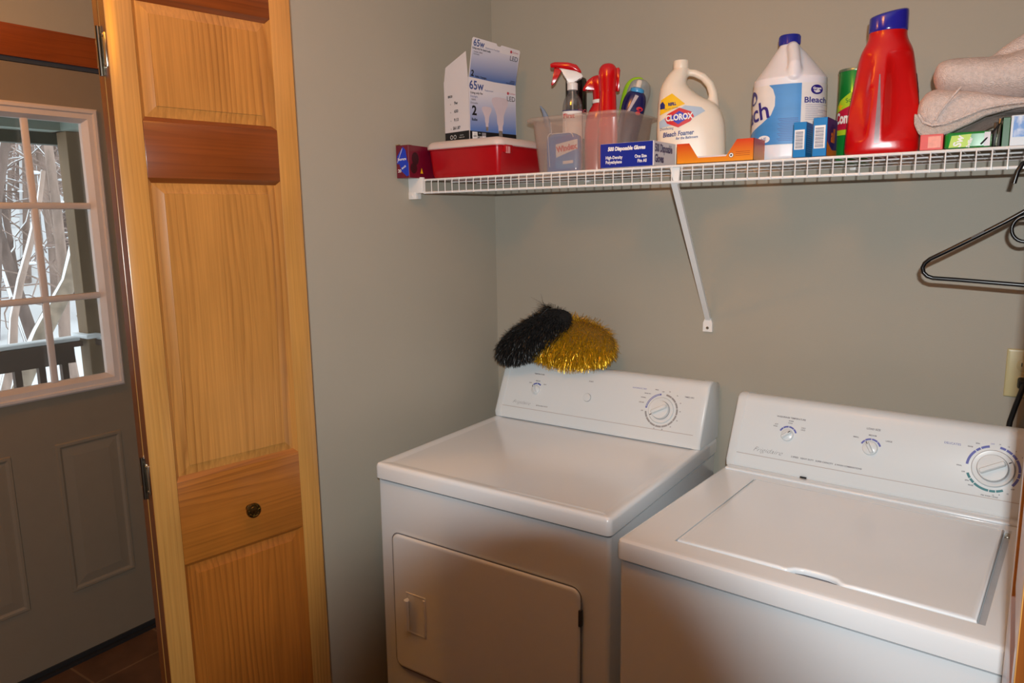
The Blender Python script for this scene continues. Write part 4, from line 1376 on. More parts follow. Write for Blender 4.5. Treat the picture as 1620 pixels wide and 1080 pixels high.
# -- white gallon bleach jug
jw = tag(empty('bleach_jug', (1.013, -0.205, SZ), 0.241), 'white gallon bleach jug with a dark blue cap, right of the orange tray', 'jug')
JUGW = mat('white_jug_plastic', (232, 232, 238), 0.35, var=0.015, sub=0.1)
m = MB()
cx = -0.007
m.loft([(0.0, cx, 0, 0.074, 0.070, 3), (0.006, cx, 0, 0.081, 0.078, 2.8), (Z(1.70), cx, 0, 0.083, 0.080, 2.6), (Z(1.845), cx, 0, 0.081, 0.078, 2.6), (Z(1.856), cx, 0, 0.081, 0.078, 2.5), (Z(1.868), cx, 0, 0.074, 0.071, 2.3),
        (Z(1.895), cx - 0.001, 0, 0.054, 0.050, 2.1), (Z(1.918), cx - 0.003, 0, 0.037, 0.034, 2), (Z(1.936), cx - 0.005, 0, 0.0225, 0.0225, 2), (Z(1.944), cx - 0.005, 0, 0.020, 0.020, 2)], seg=56)
m.tube([(cx + 0.002, -0.014, Z(1.934)), (cx + 0.003, -0.028, Z(1.928)), (cx + 0.006, -0.046, Z(1.908)), (cx + 0.008, -0.064, Z(1.886)), (cx + 0.008, -0.066, Z(1.862)), (cx + 0.008, -0.050, Z(1.840))], [0.012, 0.0135, 0.0135, 0.014, 0.018, 0.020], seg=20)
jwb = remeshed(m, 'bottle', JUGW, 0.0026, 5, jw)
q = MB()
q.lathe([(0.0225, Z(1.9385)), (0.0235, Z(1.9395)), (0.0235, Z(1.958)), (0.022, Z(1.9605)), (0, Z(1.961))], (cx - 0.005, 0, 0), 40)
for k in range(40):
    a = 2 * PI * k / 40
    q.tube([(cx - 0.005 + 0.0235 * math.cos(a), 0.0235 * math.sin(a), Z(1.941)), (cx - 0.005 + 0.0235 * math.cos(a), 0.0235 * math.sin(a), Z(1.957))], 0.0006, seg=5)
q.build('cap', mat('dark_blue_cap', (18, 28, 140), 0.3), jw)


def wrapper(o, cx_, cy_, R_, off):
    """wrap print round an upright axis; u is arc length from the local -y side"""
    me = o.data
    bvh = BVHTree.FromPolygons([v.co.copy() for v in me.vertices], [tuple(p.vertices) for p in me.polygons])

    def fn(u, v):
        th = u / R_
        d = Vector((math.sin(th), -math.cos(th), 0))
        hit, nrm, _, _ = bvh.ray_cast(Vector((cx_, cy_, v)) + d * 0.4, -d)
        return hit + d * off
    return fn


W1, W2_, W3, W4, W5 = [wrapper(jwb, cx, 0, 0.081, o_) for o_ in (0.0008, 0.0014, 0.002, 0.0026, 0.0032)]
AS = lambda u: 0.081 * math.asin(max(-0.999, min(0.999, (u - cx) / 0.082)))
fb = lambda u, v: W1(AS(u), v)
fb2 = lambda u, v: W2_(AS(u), v)
fb3 = lambda u, v: W3(AS(u), v)
MB().rect(-0.215, 0.150, Z(1.708), Z(1.842), W1, step=0.008).build('label', mat('label_white', (228, 226, 224), 0.4), jw, smooth=60)
m = MB()
m.poly([(-0.050, Z(1.8415)), (0.0185, Z(1.8415)), (0.0185, Z(1.709)), (-0.0865, Z(1.709)), (-0.0865, Z(1.738)), (-0.062, Z(1.757)), (-0.044, Z(1.775)), (-0.037, Z(1.795)), (-0.037, Z(1.815)), (-0.042, Z(1.832))], fb2, step=0.008)
m.build('blue_swoosh', mat('swoosh_blue', (62, 140, 208), 0.4, var=0.10, vs=9, stretch=(1, 1, 4)), jw, smooth=60)
m = MB()
m.text('Bleach', 0.056, AS(-0.047) , Z(1.788), W3, align='RIGHT', bold=0.0009, rot=0.20, step=0.006, xs=0.95)
m.disc(AS(-0.082), Z(1.818), 0.019, W3, ry=0.016)
m.disc(0.047, Z(1.8265), 0.0112, fb3, ry=0.0105)
m.text('Bleach', 0.0175, 0.0455, Z(1.8035), fb3, bold=0.0003, step=0.006, xs=0.95)
m.build('navy_print', mat('violet_navy_ink', (40, 30, 130), 0.45), jw, smooth=0)
m = MB()
fb4 = lambda u, v: W4(AS(u), v)
m.text('Great', 0.0065, 0.047, Z(1.829), fb4, bold=0.0003, step=0.006).text('Value', 0.0055, 0.047, Z(1.823), fb4, bold=0.0003, step=0.006)
m.disc(-0.055, Z(1.722), 0.0115, fb4, ry=0.0085)
m.build('white_print', WHITEINK, jw, smooth=0)
m = MB()
for k in range(14):
    m.rect(-0.030 + 0.003 * (k % 3), 0.014, Z(1.765) - 0.0037 * k, Z(1.7655) - 0.0037 * k + 0.0004, fb3, step=0.01)
for k in range(9):
    m.rect(0.027, 0.070 - 0.01 * (k % 3), Z(1.793) - 0.004 * k, Z(1.7935) - 0.004 * k, fb3, step=0.01)
m.text('HE', 0.010, AS(-0.055), Z(1.722), W5, step=0.006)
m.build('fine_print', mat('slate_fine_print', (70, 84, 150), 0.5), jw, smooth=0)

# -- green cleanser can
cc = tag(empty('cleanser_can', (1.137, -0.135, SZ), 0.16), 'green cardboard cleanser can between the white jug and the red bottle', 'can')
MB().lathe([(0.0365, 0), (0.0375, 0.002), (0.0375, 0.206), (0.0365, 0.208)], seg=44, cap1=True).build('can', mat('green_foil', (16, 150, 60), 0.22, metal=0.35, coat=0.5, var=0.15, stretch=(1, 1, 0.2)), cc)
MB().lathe([(0.0382, 0.203), (0.0385, 0.206), (0.0375, 0.209), (0.034, 0.208)], seg=44).build('rim', mat('steel_rim', (150, 170, 150), 0.3, metal=0.8), cc)
fcyl = lambda off: (lambda u, v: Vector(((0.0375 + off) * math.sin(u / 0.0375), -(0.0375 + off) * math.cos(u / 0.0375), v)))
m = MB()
m.poly([(-0.030 + 0.0 * k, 0) for k in range(0)] or [(-0.058, 0.06), (0.05, 0.06), (0.05, 0.155), (0.02, 0.160), (-0.010, 0.154), (-0.035, 0.138), (-0.058, 0.115)], fcyl(0.0006), step=0.006).build('lime_print', mat('lime_print', (176, 214, 40), 0.4), cc, smooth=60)
m = MB()
m.poly([(-0.056, 0.072), (0.05, 0.072), (0.05, 0.130), (-0.01, 0.124), (-0.056, 0.108)], fcyl(0.001), step=0.006).build('red_print', mat('crimson_print', (190, 16, 60), 0.4), cc, smooth=60)
MB().text('Comet', 0.033, -0.047, 0.097, fcyl(0.0015), align='LEFT', bold=0.0014, xs=0.60, step=0.006).build('white_lettering', WHITEINK, cc, smooth=0)
MB().text('Scrub', 0.014, -0.020, 0.136, fcyl(0.0012), align='LEFT', rot=0.15, step=0.006).build('green_lettering', mat('deep_green_ink', (14, 110, 50), 0.4), cc, smooth=0)
st = []
for k in range(10):
    a = PI / 2 + k * PI / 5
    rr = 0.0095 if k % 2 == 0 else 0.0042
    st.append((-0.034 + rr * math.cos(a), 0.124 + rr * math.sin(a)))
MB().poly(st, fcyl(0.0016), step=0.006).build('star', YELINK, cc, smooth=0)

# -- two small blue cartons
CYAN = mat('cyan_blue_card', (22, 128, 198), 0.35, var=0.03, coat=0.2)
for i, (x0, y0, w_, d_, h_, lb) in enumerate(((1.0620, -0.383, 0.0265, 0.060, 0.073, 'small blue carton with a barcode, in front of the white jug'),
                                              (1.1020, -0.383, 0.0280, 0.098, 0.079, 'small blue and orange detergent carton with a barcode, beside the red bottle'))):
    e = carton('small_carton', (x0, y0, SZ + 0.0005), 0, w_, d_, h_, CYAN, lb, 'box')
    F = plane((0, 0, 0), (1, 0, 0), (0, 0, 1), 0.0006)
    Fb = plane((0, 0, 0), (1, 0, 0), (0, 0, 1), 0.0011)
    S = plane((w_, 0, 0), (0, 1, 0), (0, 0, 1), 0.0006)
    S2 = plane((w_, 0, 0), (0, 1, 0), (0, 0, 1), 0.0011)
    S3 = plane((w_, 0, 0), (0, 1, 0), (0, 0, 1), 0.0016)
    MB().rect(0.003, w_ - 0.003, 0.016, h_ - 0.016, F).build('barcode_label', WHITEINK, e, smooth=0)
    m = MB()
    z = 0.018
    k = 0
    while z < h_ - 0.020:
        t_ = (0.0007, 0.0014, 0.0010)[k % 3]
        m.rect(0.005, w_ - 0.006, z, z + t_, Fb)
        z += t_ + 0.0014
        k += 1
    m.build('barcode', mat('barcode_ink', (40, 44, 90), 0.5), e, smooth=0)
    if i == 1:
        MB().rect(0.0, d_, 0, h_, S).build('side_print', mat('violet_blue_card', (52, 60, 140), 0.4, var=0.1, vs=60), e, smooth=0)
        MB().poly([(0, 0.0), (d_, 0.0), (d_, 0.016), (0.05, 0.014), (0.0, 0.030)], S2).build('orange_print', mat('amber_print', (216, 140, 40), 0.4), e, smooth=0)
        MB().disc(0.052, 0.043, 0.026, S2, ry=0.026).build('blue_oval', NAVY, e, smooth=0)
        MB().text('all', 0.040, 0.052, 0.043, S3, bold=0.0012, shear=0.1, xs=1.1).build('orange_lettering', mat('orange_ink', (240, 150, 20), 0.4), e, smooth=0)
    else:
        m = MB()
        for k in range(12): m.rect(0.006, d_ - 0.006, 0.010 + 0.0045 * k, 0.0118 + 0.0045 * k, S)
        m.build('fine_print', mat('pale_fine_print', (120, 176, 214), 0.5), e, smooth=0)

# -- red detergent bottle
rd = tag(empty('detergent_bottle', (1.235, -0.285, SZ), 0.136), 'tall red laundry detergent bottle with a blue cap and a clear level strip', 'bottle')
REDB = mat('red_hdpe', (200, 12, 14), 0.28, var=0.03, coat=0.25)
m = MB()
cx = -0.0145
m.loft([(0.0, cx, 0.0, 0.066, 0.046, 3.4), (0.006, cx, 0, 0.0705, 0.050, 3.4), (Z(1.69), cx, 0, 0.0715, 0.052, 3.2), (Z(1.735), cx, 0, 0.0690, 0.052, 3.0), (Z(1.782), cx, 0, 0.0650, 0.050, 2.8), (Z(1.839), cx, 0, 0.0575, 0.046, 2.6),
        (Z(1.868), cx, 0, 0.0525, 0.042, 2.4), (Z(1.885), cx, 0, 0.0480, 0.039, 2.3), (Z(1.902), cx, 0, 0.0400, 0.035, 2.1), (Z(1.914), cx, 0, 0.0365, 0.033, 2), (Z(1.925), cx, 0, 0.0365, 0.033, 2)], seg=56)
rb_ = m.mesh('tmpr', REDB, smooth=0)
# side scoops and centre ridge of the grip, pressed into the skin facing the room
for v in rb_.vertices:
    x, y, z = v.co.x - cx, v.co.y, v.co.z
    if y < 0:
        zt = (z - Z(1.70)) / (Z(1.875) - Z(1.70))
        if 0 < zt < 1:
            env = math.sin(PI * zt) ** 0.6
            a = max(0, 1 - ((x - 0.034) / 0.030) ** 2) ** 0.5 * 0.019
            b = max(0, 1 - ((x + 0.046) / 0.019) ** 2) ** 0.5 * 0.016
            v.co.y += env * (a + b)
m = MB()
m.bm.from_mesh(rb_)
rdb = remeshed(m, 'bottle', REDB, 0.0024, 3, rd)
MB().loft([(Z(1.921), cx, 0, 0.0355, 0.0325, 2), (Z(1.925), cx, 0, 0.0375, 0.034, 2), (Z(1.953), cx, 0, 0.0370, 0.0335, 2.1), (Z(1.959), cx, 0, 0.0350, 0.031, 2.1), (Z(1.961), cx + 0.001, 0, 0.0290, 0.026, 2.1)], seg=48).skew().build('cap', mat('blue_cap_plastic', (34, 34, 150), 0.18, coat=0.6, var=0.1), rd, smooth=50)
fr_ = projector(rdb, 0.0007)
m = MB()
m.poly([(-0.0280, Z(1.694)), (-0.0185, Z(1.694)), (-0.0190, Z(1.760)), (-0.0235, Z(1.832)), (-0.0255, Z(1.832)), (-0.0270, Z(1.760))], fr_, step=0.006)
m.build('level_strip', mat('grey_clear_strip', (150, 132, 138), 0.2, var=0.1, vs=60), rd, smooth=60)
fs = projector(rdb, 0.0009, dirn=(-1, 0, 0))
# label on the side facing right
m = MB()
m.rect(-0.002, 0.036, Z(1.705), Z(1.835), fs, step=0.008)
m.build('side_label', mat('label_navy_pale', (86, 70, 130), 0.4), rd, smooth=60)
fs2 = projector(rdb, 0.0014, dirn=(-1, 0, 0))
m = MB()
m.rect(0.0, 0.034, Z(1.795), Z(1.807), fs2, step=0.008).rect(0.0, 0.034, Z(1.720), Z(1.745), fs2, step=0.008).rect(0.0, 0.034, Z(1.812), Z(1.818), fs2, step=0.008)
m.build('side_label_print', mat('label_white', (228, 226, 224), 0.4), rd, smooth=60)

# -- things at the right end, under the towels
e = carton('small_carton', (1.303, -0.372, SZ + 0.0005), 0, 0.040, 0.08, 0.030, mat('coral_card', (222, 70, 60), 0.4, var=0.1), 'small red carton on the shelf just right of the red bottle', 'box')
MB().rect(0.014, 0.036, 0.004, 0.026, plane((0, 0, 0), (1, 0, 0), (0, 0, 1), 0.0006)).build('label', mat('salmon_print', (236, 150, 130), 0.4, var=0.1, vs=120), e, smooth=0)
gp = tag(empty('wipes_pack', (1.345, -0.374, SZ + 0.0005), 0), 'green packet of sweeper cloths lying under the folded towel', 'packet')
GRN = mat('green_foil_pack', (22, 140, 50), 0.25, coat=0.4, var=0.12)
m = MB()
m.rrstack(0, 0.078, 0, 0.085, 0.008, [(0.004, 0), (0, 0.003), (0, 0.026), (0.004, 0.030), (0.010, 0.031)])
m.build('pack_body', GRN, gp)
F = plane((0, 0, 0), (1, 0, 0), (0, 0, 1), 0.0006)
Fb = plane((0, 0, 0), (1, 0, 0), (0, 0, 1), 0.0011)
MB().poly([(0.008, 0.002), (0.040, 0.002), (0.045, 0.026), (0.012, 0.024)], F).build('lime_print', mat('lime_print', (176, 214, 40), 0.4), gp, smooth=0)
MB().text('Sw', 0.019, 0.022, 0.003, Fb, align='LEFT', bold=0.0006, rot=1.30, xs=0.95).text('Swiffer', 0.0085, 0.040, 0.001, Fb, align='LEFT', bold=0.0003, rot=1.30, xs=0.8).build('white_lettering', WHITEINK, gp, smooth=0)
MB().rect(0.066, 0.076, 0.002, 0.028, F).build('silver_edge', mat('silver_print', (190, 180, 186), 0.3), gp, smooth=0)
dk = tag(empty('lint_roller', (1.4265, -0.350, SZ + 0.002), 0), 'dark roller with a cord between the green packet and the sky-blue carton', 'roller')
m = MB()
m.box(-0.0025, 0.010, 0, 0.09, 0.0, 0.045, bev=0.002).build('roller_body', mat('dark_brown_plastic', (50, 44, 40), 0.35), dk)
MB().tube([(-0.020, -0.028, 0.004), (-0.004, -0.02, 0.024), (0.008, -0.006, 0.042), (0.012, 0.0, 0.052)], 0.0016, seg=8).build('cord', RUBBER, dk)
MB().tube([(0.004, -0.004, 0.0), (0.006, -0.006, 0.030), (0.008, -0.004, 0.050)], [0.002, 0.0028, 0.003], seg=10).build('metal_rod', CHROME, dk)
gr = carton('narrow_carton', (1.4385, -0.352, SZ + 0.0005), 0, 0.012, 0.10, 0.054, mat('forest_green_card', (30, 92, 40), 0.4, var=0.15), 'narrow dark green carton left of the sky-blue carton', 'box')
sk = carton('tissue_carton', (1.4515, -0.360, SZ + 0.0005), 0, 0.200, 0.11, 0.056, mat('pale_carton', (206, 214, 222), 0.4), 'carton printed with blue sky and clouds at the right end of the shelf', 'box')


def sky_print():
    m = bpy.data.materials.new('sky_print')
    m.use_nodes = True
    nt = m.node_tree
    p = nt.nodes['Principled BSDF']
    tc = nt.nodes.new('ShaderNodeTexCoord')
    n = nt.nodes.new('ShaderNodeTexNoise')
    n.inputs['Scale'].default_value = 45
    n.inputs['Detail'].default_value = 5
    nt.links.new(tc.outputs['Object'], n.inputs['Vector'])
    r = nt.nodes.new('ShaderNodeValToRGB')
    r.color_ramp.elements[0].position = 0.48
    r.color_ramp.elements[0].color = lin((74, 132, 208)) + (1,)
    r.color_ramp.elements[1].position = 0.68
    r.color_ramp.elements[1].color = lin((220, 228, 238)) + (1,)
    nt.links.new(n.outputs['Fac'], r.inputs[0])
    nt.links.new(r.outputs[0], p.inputs['Base Color'])
    p.inputs['Roughness'].default_value = 0.4
    return m


MB().rect(0.004, 0.198, 0.016, 0.054, plane((0, 0, 0), (1, 0, 0), (0, 0, 1), 0.0006)).build('sky_print', sky_print(), sk, smooth=0)

# -- towels
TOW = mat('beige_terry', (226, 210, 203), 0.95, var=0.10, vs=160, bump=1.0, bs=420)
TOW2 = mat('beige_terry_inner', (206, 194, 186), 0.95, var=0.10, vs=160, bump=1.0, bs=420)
from mathutils import noise as mnoise


def xloft(secs, seg=36, sub=6):
    """(x, zc, hz, yc, hy, n) ellipse sections along x"""
    m = MB()
    out = []
    for i in range(len(secs) - 1):
        for k in range(sub):
            t = k / sub
            out.append(tuple(a * (1 - t) + b * t for a, b in zip(secs[i], secs[i + 1])))
    out.append(secs[-1])
    rs = []
    for x, zc, hz, yc, hy, n in out:
        ring = []
        for k in range(seg):
            a = 2 * PI * k / seg
            c, s = math.cos(a), math.sin(a)
            p = Vector((x, yc + hy * math.copysign(abs(c) ** (2 / n), c), zc + hz * math.copysign(abs(s) ** (2 / n), s)))
            ring.append(p)
        rs.append(ring)
    return m.rings(rs)


def cloth_noise(o, amp, sc):
    for v in o.data.vertices:
        n = mnoise.noise(v.co * sc)
        n2 = mnoise.noise(v.co * sc * 3.1)
        v.co += v.normal * (n * amp + n2 * amp * 0.4)


def cloth(m, name, mt, parent, amp=0.004, sc=14, vox=0.004):
    o = remeshed(m, name, mt, vox, 8, parent)
    cloth_noise(o, amp, sc)
    return o


tw = tag(empty('folded_towel', (1.4, -0.21, 1.69)), 'lower beige terry towel, folded over at its left end, draped above the packets', 'towel', None)
D_ = lambda x, z0, z1, hy, n: (x - 1.4, (z0 + z1) / 2 - 1.69, (z1 - z0) / 2, 0.0, hy, n)
m = xloft([D_(1.2885, 1.738, 1.768, 0.10, 2), D_(1.292, 1.722, 1.782, 0.125, 2.4), D_(1.300, 1.706, 1.794, 0.138, 2.8), D_(1.315, 1.697, 1.800, 0.146, 3), D_(1.335, 1.697, 1.798, 0.148, 3.2),
           D_(1.374, 1.709, 1.790, 0.148, 3.4), D_(1.420, 1.733, 1.775, 0.146, 3.4), D_(1.470, 1.738, 1.764, 0.146, 3.4), D_(1.62, 1.742, 1.766, 0.146, 3.4), D_(1.64, 1.748, 1.760, 0.14, 2.4)])
cloth(m, 'cloth_body', TOW, tw, 0.003, 16)
# hanging folded edge in front
m = MB()
m.prism([(x - 1.4, z - 1.69) for x, z in ((1.287, 1.745), (1.289, 1.722), (1.297, 1.704), (1.312, 1.694), (1.325, 1.694), (1.352, 1.702), (1.380, 1.714), (1.410, 1.730), (1.450, 1.738), (1.500, 1.742), (1.500, 1.748), (1.440, 1.745),
                                          (1.405, 1.741), (1.370, 1.728), (1.345, 1.719), (1.322, 1.716), (1.306, 1.724), (1.296, 1.742))], -0.158, -0.140)
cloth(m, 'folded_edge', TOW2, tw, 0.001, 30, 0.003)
MB().tube([(x - 1.4, -0.160, z - 1.69) for x, z in ((1.297, 1.742), (1.306, 1.726), (1.322, 1.7185), (1.345, 1.7205), (1.370, 1.729), (1.405, 1.743), (1.440, 1.748), (1.475, 1.749), (1.505, 1.756))], 0.0026, seg=8).build('hem', TOW, tw)
MB().tube([(x - 1.4, -0.152, z - 1.69) for x, z in ((1.366, 1.788), (1.350, 1.768), (1.334, 1.745), (1.326, 1.728))], 0.0022, seg=8).build('seam_line', TOW, tw)
tt = tag(empty('rolled_towel', (1.4, -0.21, 1.75)), 'upper beige terry towel rolled thick, lying on the folded towel', 'towel', None)
E_ = lambda x, z0, z1, hy, n: (x - 1.4, (z0 + z1) / 2 - 1.75, (z1 - z0) / 2, 0.0, hy, n)
m = xloft([E_(1.311, 1.812, 1.836, 0.09, 2), E_(1.314, 1.800, 1.848, 0.11, 2.2), E_(1.321, 1.790, 1.857, 0.125, 2.4), E_(1.335, 1.782, 1.861, 0.134, 2.5), E_(1.365, 1.774, 1.858, 0.140, 2.5), E_(1.400, 1.762, 1.853, 0.142, 2.5),
           E_(1.430, 1.758, 1.853, 0.142, 2.5), E_(1.470, 1.758, 1.862, 0.142, 2.5), E_(1.55, 1.758, 1.875, 0.142, 2.5), E_(1.62, 1.765, 1.865, 0.12, 2.2)])
m2 = E_
m.tube([(0.018, -0.05, 0.085), (0.050, -0.04, 0.105), (0.09, -0.02, 0.125), (0.16, 0, 0.14)], [0.022, 0.030, 0.036, 0.03], seg=20)
cloth(m, 'cloth_body', TOW, tt, 0.0035, 14)

# -- plastic hanger
hg = tag(empty('clothes_hanger', (1.53, -0.392, 1.632)), 'black plastic clothes hanger hooked on the shelf front, right border', 'hanger')
H = lambda x, z, y=0.0: Vector((x, y, z - 1.632))
m = MB()
pts = [H(-0.0, 1.562), H(-0.045, 1.549), H(-0.073, 1.530), H(-0.120, 1.501), H(-0.165, 1.474), H(-0.192, 1.4585), H(-0.201, 1.450), H(-0.2045, 1.441), H(-0.202, 1.431), H(-0.195, 1.424), H(-0.185, 1.4205), H(-0.15, 1.419), H(-0.034, 1.412),
       H(0.034, 1.412), H(0.15, 1.419), H(0.185, 1.4205), H(0.195, 1.424), H(0.202, 1.431), H(0.2045, 1.441), H(0.201, 1.450), H(0.192, 1.4585), H(0.12, 1.501), H(0.073, 1.530), H(0.045, 1.549), H(0, 1.562)]
m.tube(pts, 0.0042, seg=10)
hb = m.build('frame', BLACK, hg, smooth=60)
for s in (-1, 1):
    m = MB()
    m.tube([H(s * 0.040 + 0.022 * math.cos(a), 1.517 + 0.024 * math.sin(a)) for a in [2 * PI * k / 24 for k in range(25)]], 0.0036, seg=10)
    m.build('accessory_ring', BLACK, hb, smooth=60)
m = MB()
m.tube([H(0, 1.560), H(0.0, 1.590), H(-0.001, 1.612, 0.006), H(-0.008, 1.630, 0.010), H(-0.022, 1.640, 0.004), H(-0.040, 1.642, -0.006), H(-0.054, 1.636, -0.012), H(-0.061, 1.622, -0.014), H(-0.065, 1.600, -0.014)], 0.0042, seg=10)
m.build('hook', BLACK, hg, smooth=60)
MB().box(-0.150, -0.118, -0.0046, -0.0038, 0, 0.0001).tube([H(-0.125, 1.5005, -0.0035), H(-0.105, 1.5125, -0.0035)], 0.0015, seg=6).build('embossed_mark', mat('dull_grey_mark', (96, 94, 92), 0.5), hb)

# -- outlet and cord
IV = mat('ivory_plastic', (196, 186, 140), 0.35, var=0.02)
ot = tag(empty('wall_outlet', (1.5165, 0, 1.172), 0), 'ivory wall outlet plate above the washer, a black plug in its lower socket', 'outlet')
m = MB()
m.rrstack(-0.0385, 0.0385, -0.0575, 0.0575, 0.003, [(0, 0), (0, 0.003), (0.002, 0.0055), (0.006, 0.0062)], MXN)
m.build('cover_plate', IV, ot)
for z in (0.0195, -0.0195):
    m = MB()
    m.rrstack(-0.0175, 0.0175, z - 0.014, z + 0.014, 0.012, [(0, 0.006), (0, 0.0072), (0.001, 0.0078)], MXN)
    s_ = m.build('socket', IV, ot)
    MB().box(-0.0085, -0.0065, -0.0083, -0.0077, z - 0.002, z + 0.007).box(0.0065, 0.0085, -0.0083, -0.0077, z - 0.002, z + 0.006).box(-0.0022, 0.0022, -0.0083, -0.0077, z - 0.010, z - 0.006).build('slots', INK, s_, smooth=0)
MB().lathe([(0.003, 0), (0.0025, 0.0012), (0, 0.0015)], mx=Matrix.Translation((0, -0.0062, 0)) @ Matrix.Rotation(R(90), 4, 'X'), seg=12).build('screw', IV, ot)
pc = tag(empty('power_cord', (1.5165, -0.0085, 1.1525)), 'black power cord and plug hanging from the outlet behind the washer', 'cord')
m = MB()
m.rrstack(-0.013, 0.013, -0.012, 0.012, 0.005, [(0.001, 0.0), (0, 0.002), (0, 0.018), (0.003, 0.026), (0.006, 0.028)], MXN)
m.build('plug', RUBBER, pc)
m = MB()
m.tube([(0, -0.024, 0.0), (-0.002, -0.034, -0.006), (-0.005, -0.036, -0.020), (-0.012, -0.034, -0.050), (-0.020, -0.030, -0.090), (-0.024, -0.026, -0.14), (-0.024, -0.024, -0.30)], 0.0058, seg=12)
m.build('cord', RUBBER, pc, smooth=60)

# -- pompoms on the dryer console
def pompom(name, loc, rx, ry, rz, tilt, mt, core, n, ln, label, seed, wdt=0.0009, spiky=0.3, up=None):
    rnd = random.Random(seed)
    e = tag(empty(name, loc), label, 'pompom')
    e.rotation_euler = (0, tilt, 0)
    m = MB()
    m.loft([(-rz * 0.80, 0, 0, rx * 0.3, ry * 0.3, 2), (-rz * 0.6, 0, 0, rx * 0.62, ry * 0.62, 2), (0, 0, 0, rx * 0.82, ry * 0.82, 2), (rz * 0.6, 0, 0, rx * 0.62, ry * 0.62, 2), (rz * 0.80, 0, 0, rx * 0.3, ry * 0.3, 2)], seg=28)
    m.build('core', core, e, smooth=60)
    m = MB()
    bm = m.bm
    g = Matrix.Rotation(-tilt, 3, 'Y') @ Vector((0, 0, -1))
    for _ in range(n):
        z = rnd.uniform(-1, 1)
        a = rnd.uniform(0, 2 * PI)
        c = math.sqrt(1 - z * z)
        nrm = Vector((c * math.cos(a), c * math.sin(a), z))
        p = Vector((nrm.x * rx * 0.72, nrm.y * ry * 0.72, nrm.z * rz * 0.72))
        d = Vector((nrm.x / rx, nrm.y / ry, nrm.z / rz)).normalized()
        d = (d + Vector((rnd.gauss(0, 1), rnd.gauss(0, 1), rnd.gauss(0, 1))) * spiky).normalized()
        L = ln * rnd.uniform(0.6, 1.1)
        side = d.cross(Vector((rnd.gauss(0, 1), rnd.gauss(0, 1), rnd.gauss(0, 1)))).normalized() * wdt
        prev = None
        dd = d.copy()
        q = p.copy()
        for k in range(4):
            v1 = bm.verts.new(q + side * (1 - k * 0.18))
            v2 = bm.verts.new(q - side * (1 - k * 0.18))
            if prev: bm.faces.new((prev[0], v1, v2, prev[1]))
            prev = (v1, v2)
            dd = (dd + g * 0.42 + Vector((rnd.gauss(0, .08), rnd.gauss(0, .08), rnd.gauss(0, .08)))).normalized()
            q = q + dd * (L / 3)
    if up:
        for _ in range(up[0]):
            p = Vector(up[1]) + Vector((rnd.gauss(0, 0.012), rnd.gauss(0, 0.008), rnd.gauss(0, 0.006)))
            d = (Vector(up[2]) + Vector((rnd.gauss(0, .5), rnd.gauss(0, .4), rnd.gauss(0, .35)))).normalized()
            side = d.cross(Vector((0, 1, 0.3))).normalized() * 0.0006
            prev = None
            q = p.copy()
            L = rnd.uniform(0.02, 0.055)
            for k in range(4):
                v1 = bm.verts.new(q + side * (1 - k * 0.25))
                v2 = bm.verts.new(q - side * (1 - k * 0.25))
                if prev: bm.faces.new((prev[0], v1, v2, prev[1]))
                prev = (v1, v2)
                d = (d + g * 0.10).normalized()
                q = q + d * (L / 3)
    m.build('strands', mt, e, smooth=0, recalc=False)
    return e


BLK = mat('black_tinsel', (12, 12, 13), 0.35, var=0.3, vs=90)
GLD = mat('gold_tinsel', (206, 158, 22), 0.30, metal=0.55, var=0.45, vs=160)
pompom('pompom', (0.325, -0.092, 1.168), 0.212, 0.072, 0.086, R(2), GLD, mat('gold_core', (120, 86, 10), 0.8), 11000, 0.040, 'shiny gold pompom lying on the dryer console behind the black one', 3, 0.0010, 0.35)
pompom('pompom', (0.232, -0.138, 1.180), 0.196, 0.056, 0.068, R(-30), BLK, mat('black_core', (6, 6, 6), 0.9), 10000, 0.026, 'black tinsel pompom leaning on the gold one, left end of the dryer console', 5, 0.0009, 0.35,
       up=(90, (0.10, 0.0, 0.050), (-0.75, 0, 0.55)))

# ------------------------------------------------------------------ outside: porch, snow, woods
SNOW = mat('snow', (236, 240, 246), 0.8, var=0.02, vs=3)
WOODG = mat('weathered_wood', (134, 110, 84), 0.8, var=0.22, vs=6, stretch=(1, 1, 0.15))
WOODD = mat('weathered_wood_dark', (84, 68, 56), 0.8, var=0.2, vs=6)
WOODR = mat('weathered_rail', (86, 68, 58), 0.8, var=0.25, vs=5, stretch=(1, 0.15, 1))
GREENP = mat('green_porch_paint', (150, 162, 152), 0.6, var=0.05)
GREEND = mat('dark_green_porch_paint', (44, 56, 46), 0.7, var=0.08)
BARK = mat('bark', (150, 130, 120), 0.9, var=0.3, vs=9, stretch=(1, 1, 0.3))
BRUSHM = mat('twig_bark', (150, 130, 122), 0.9, var=0.2, vs=9)
BARKD = mat('dark_bark', (112, 96, 90), 0.9, var=0.3, vs=9, stretch=(1, 1, 0.3))
MOSS = mat('mossy_bark', (128, 114, 100), 0.9, var=0.35, vs=7)

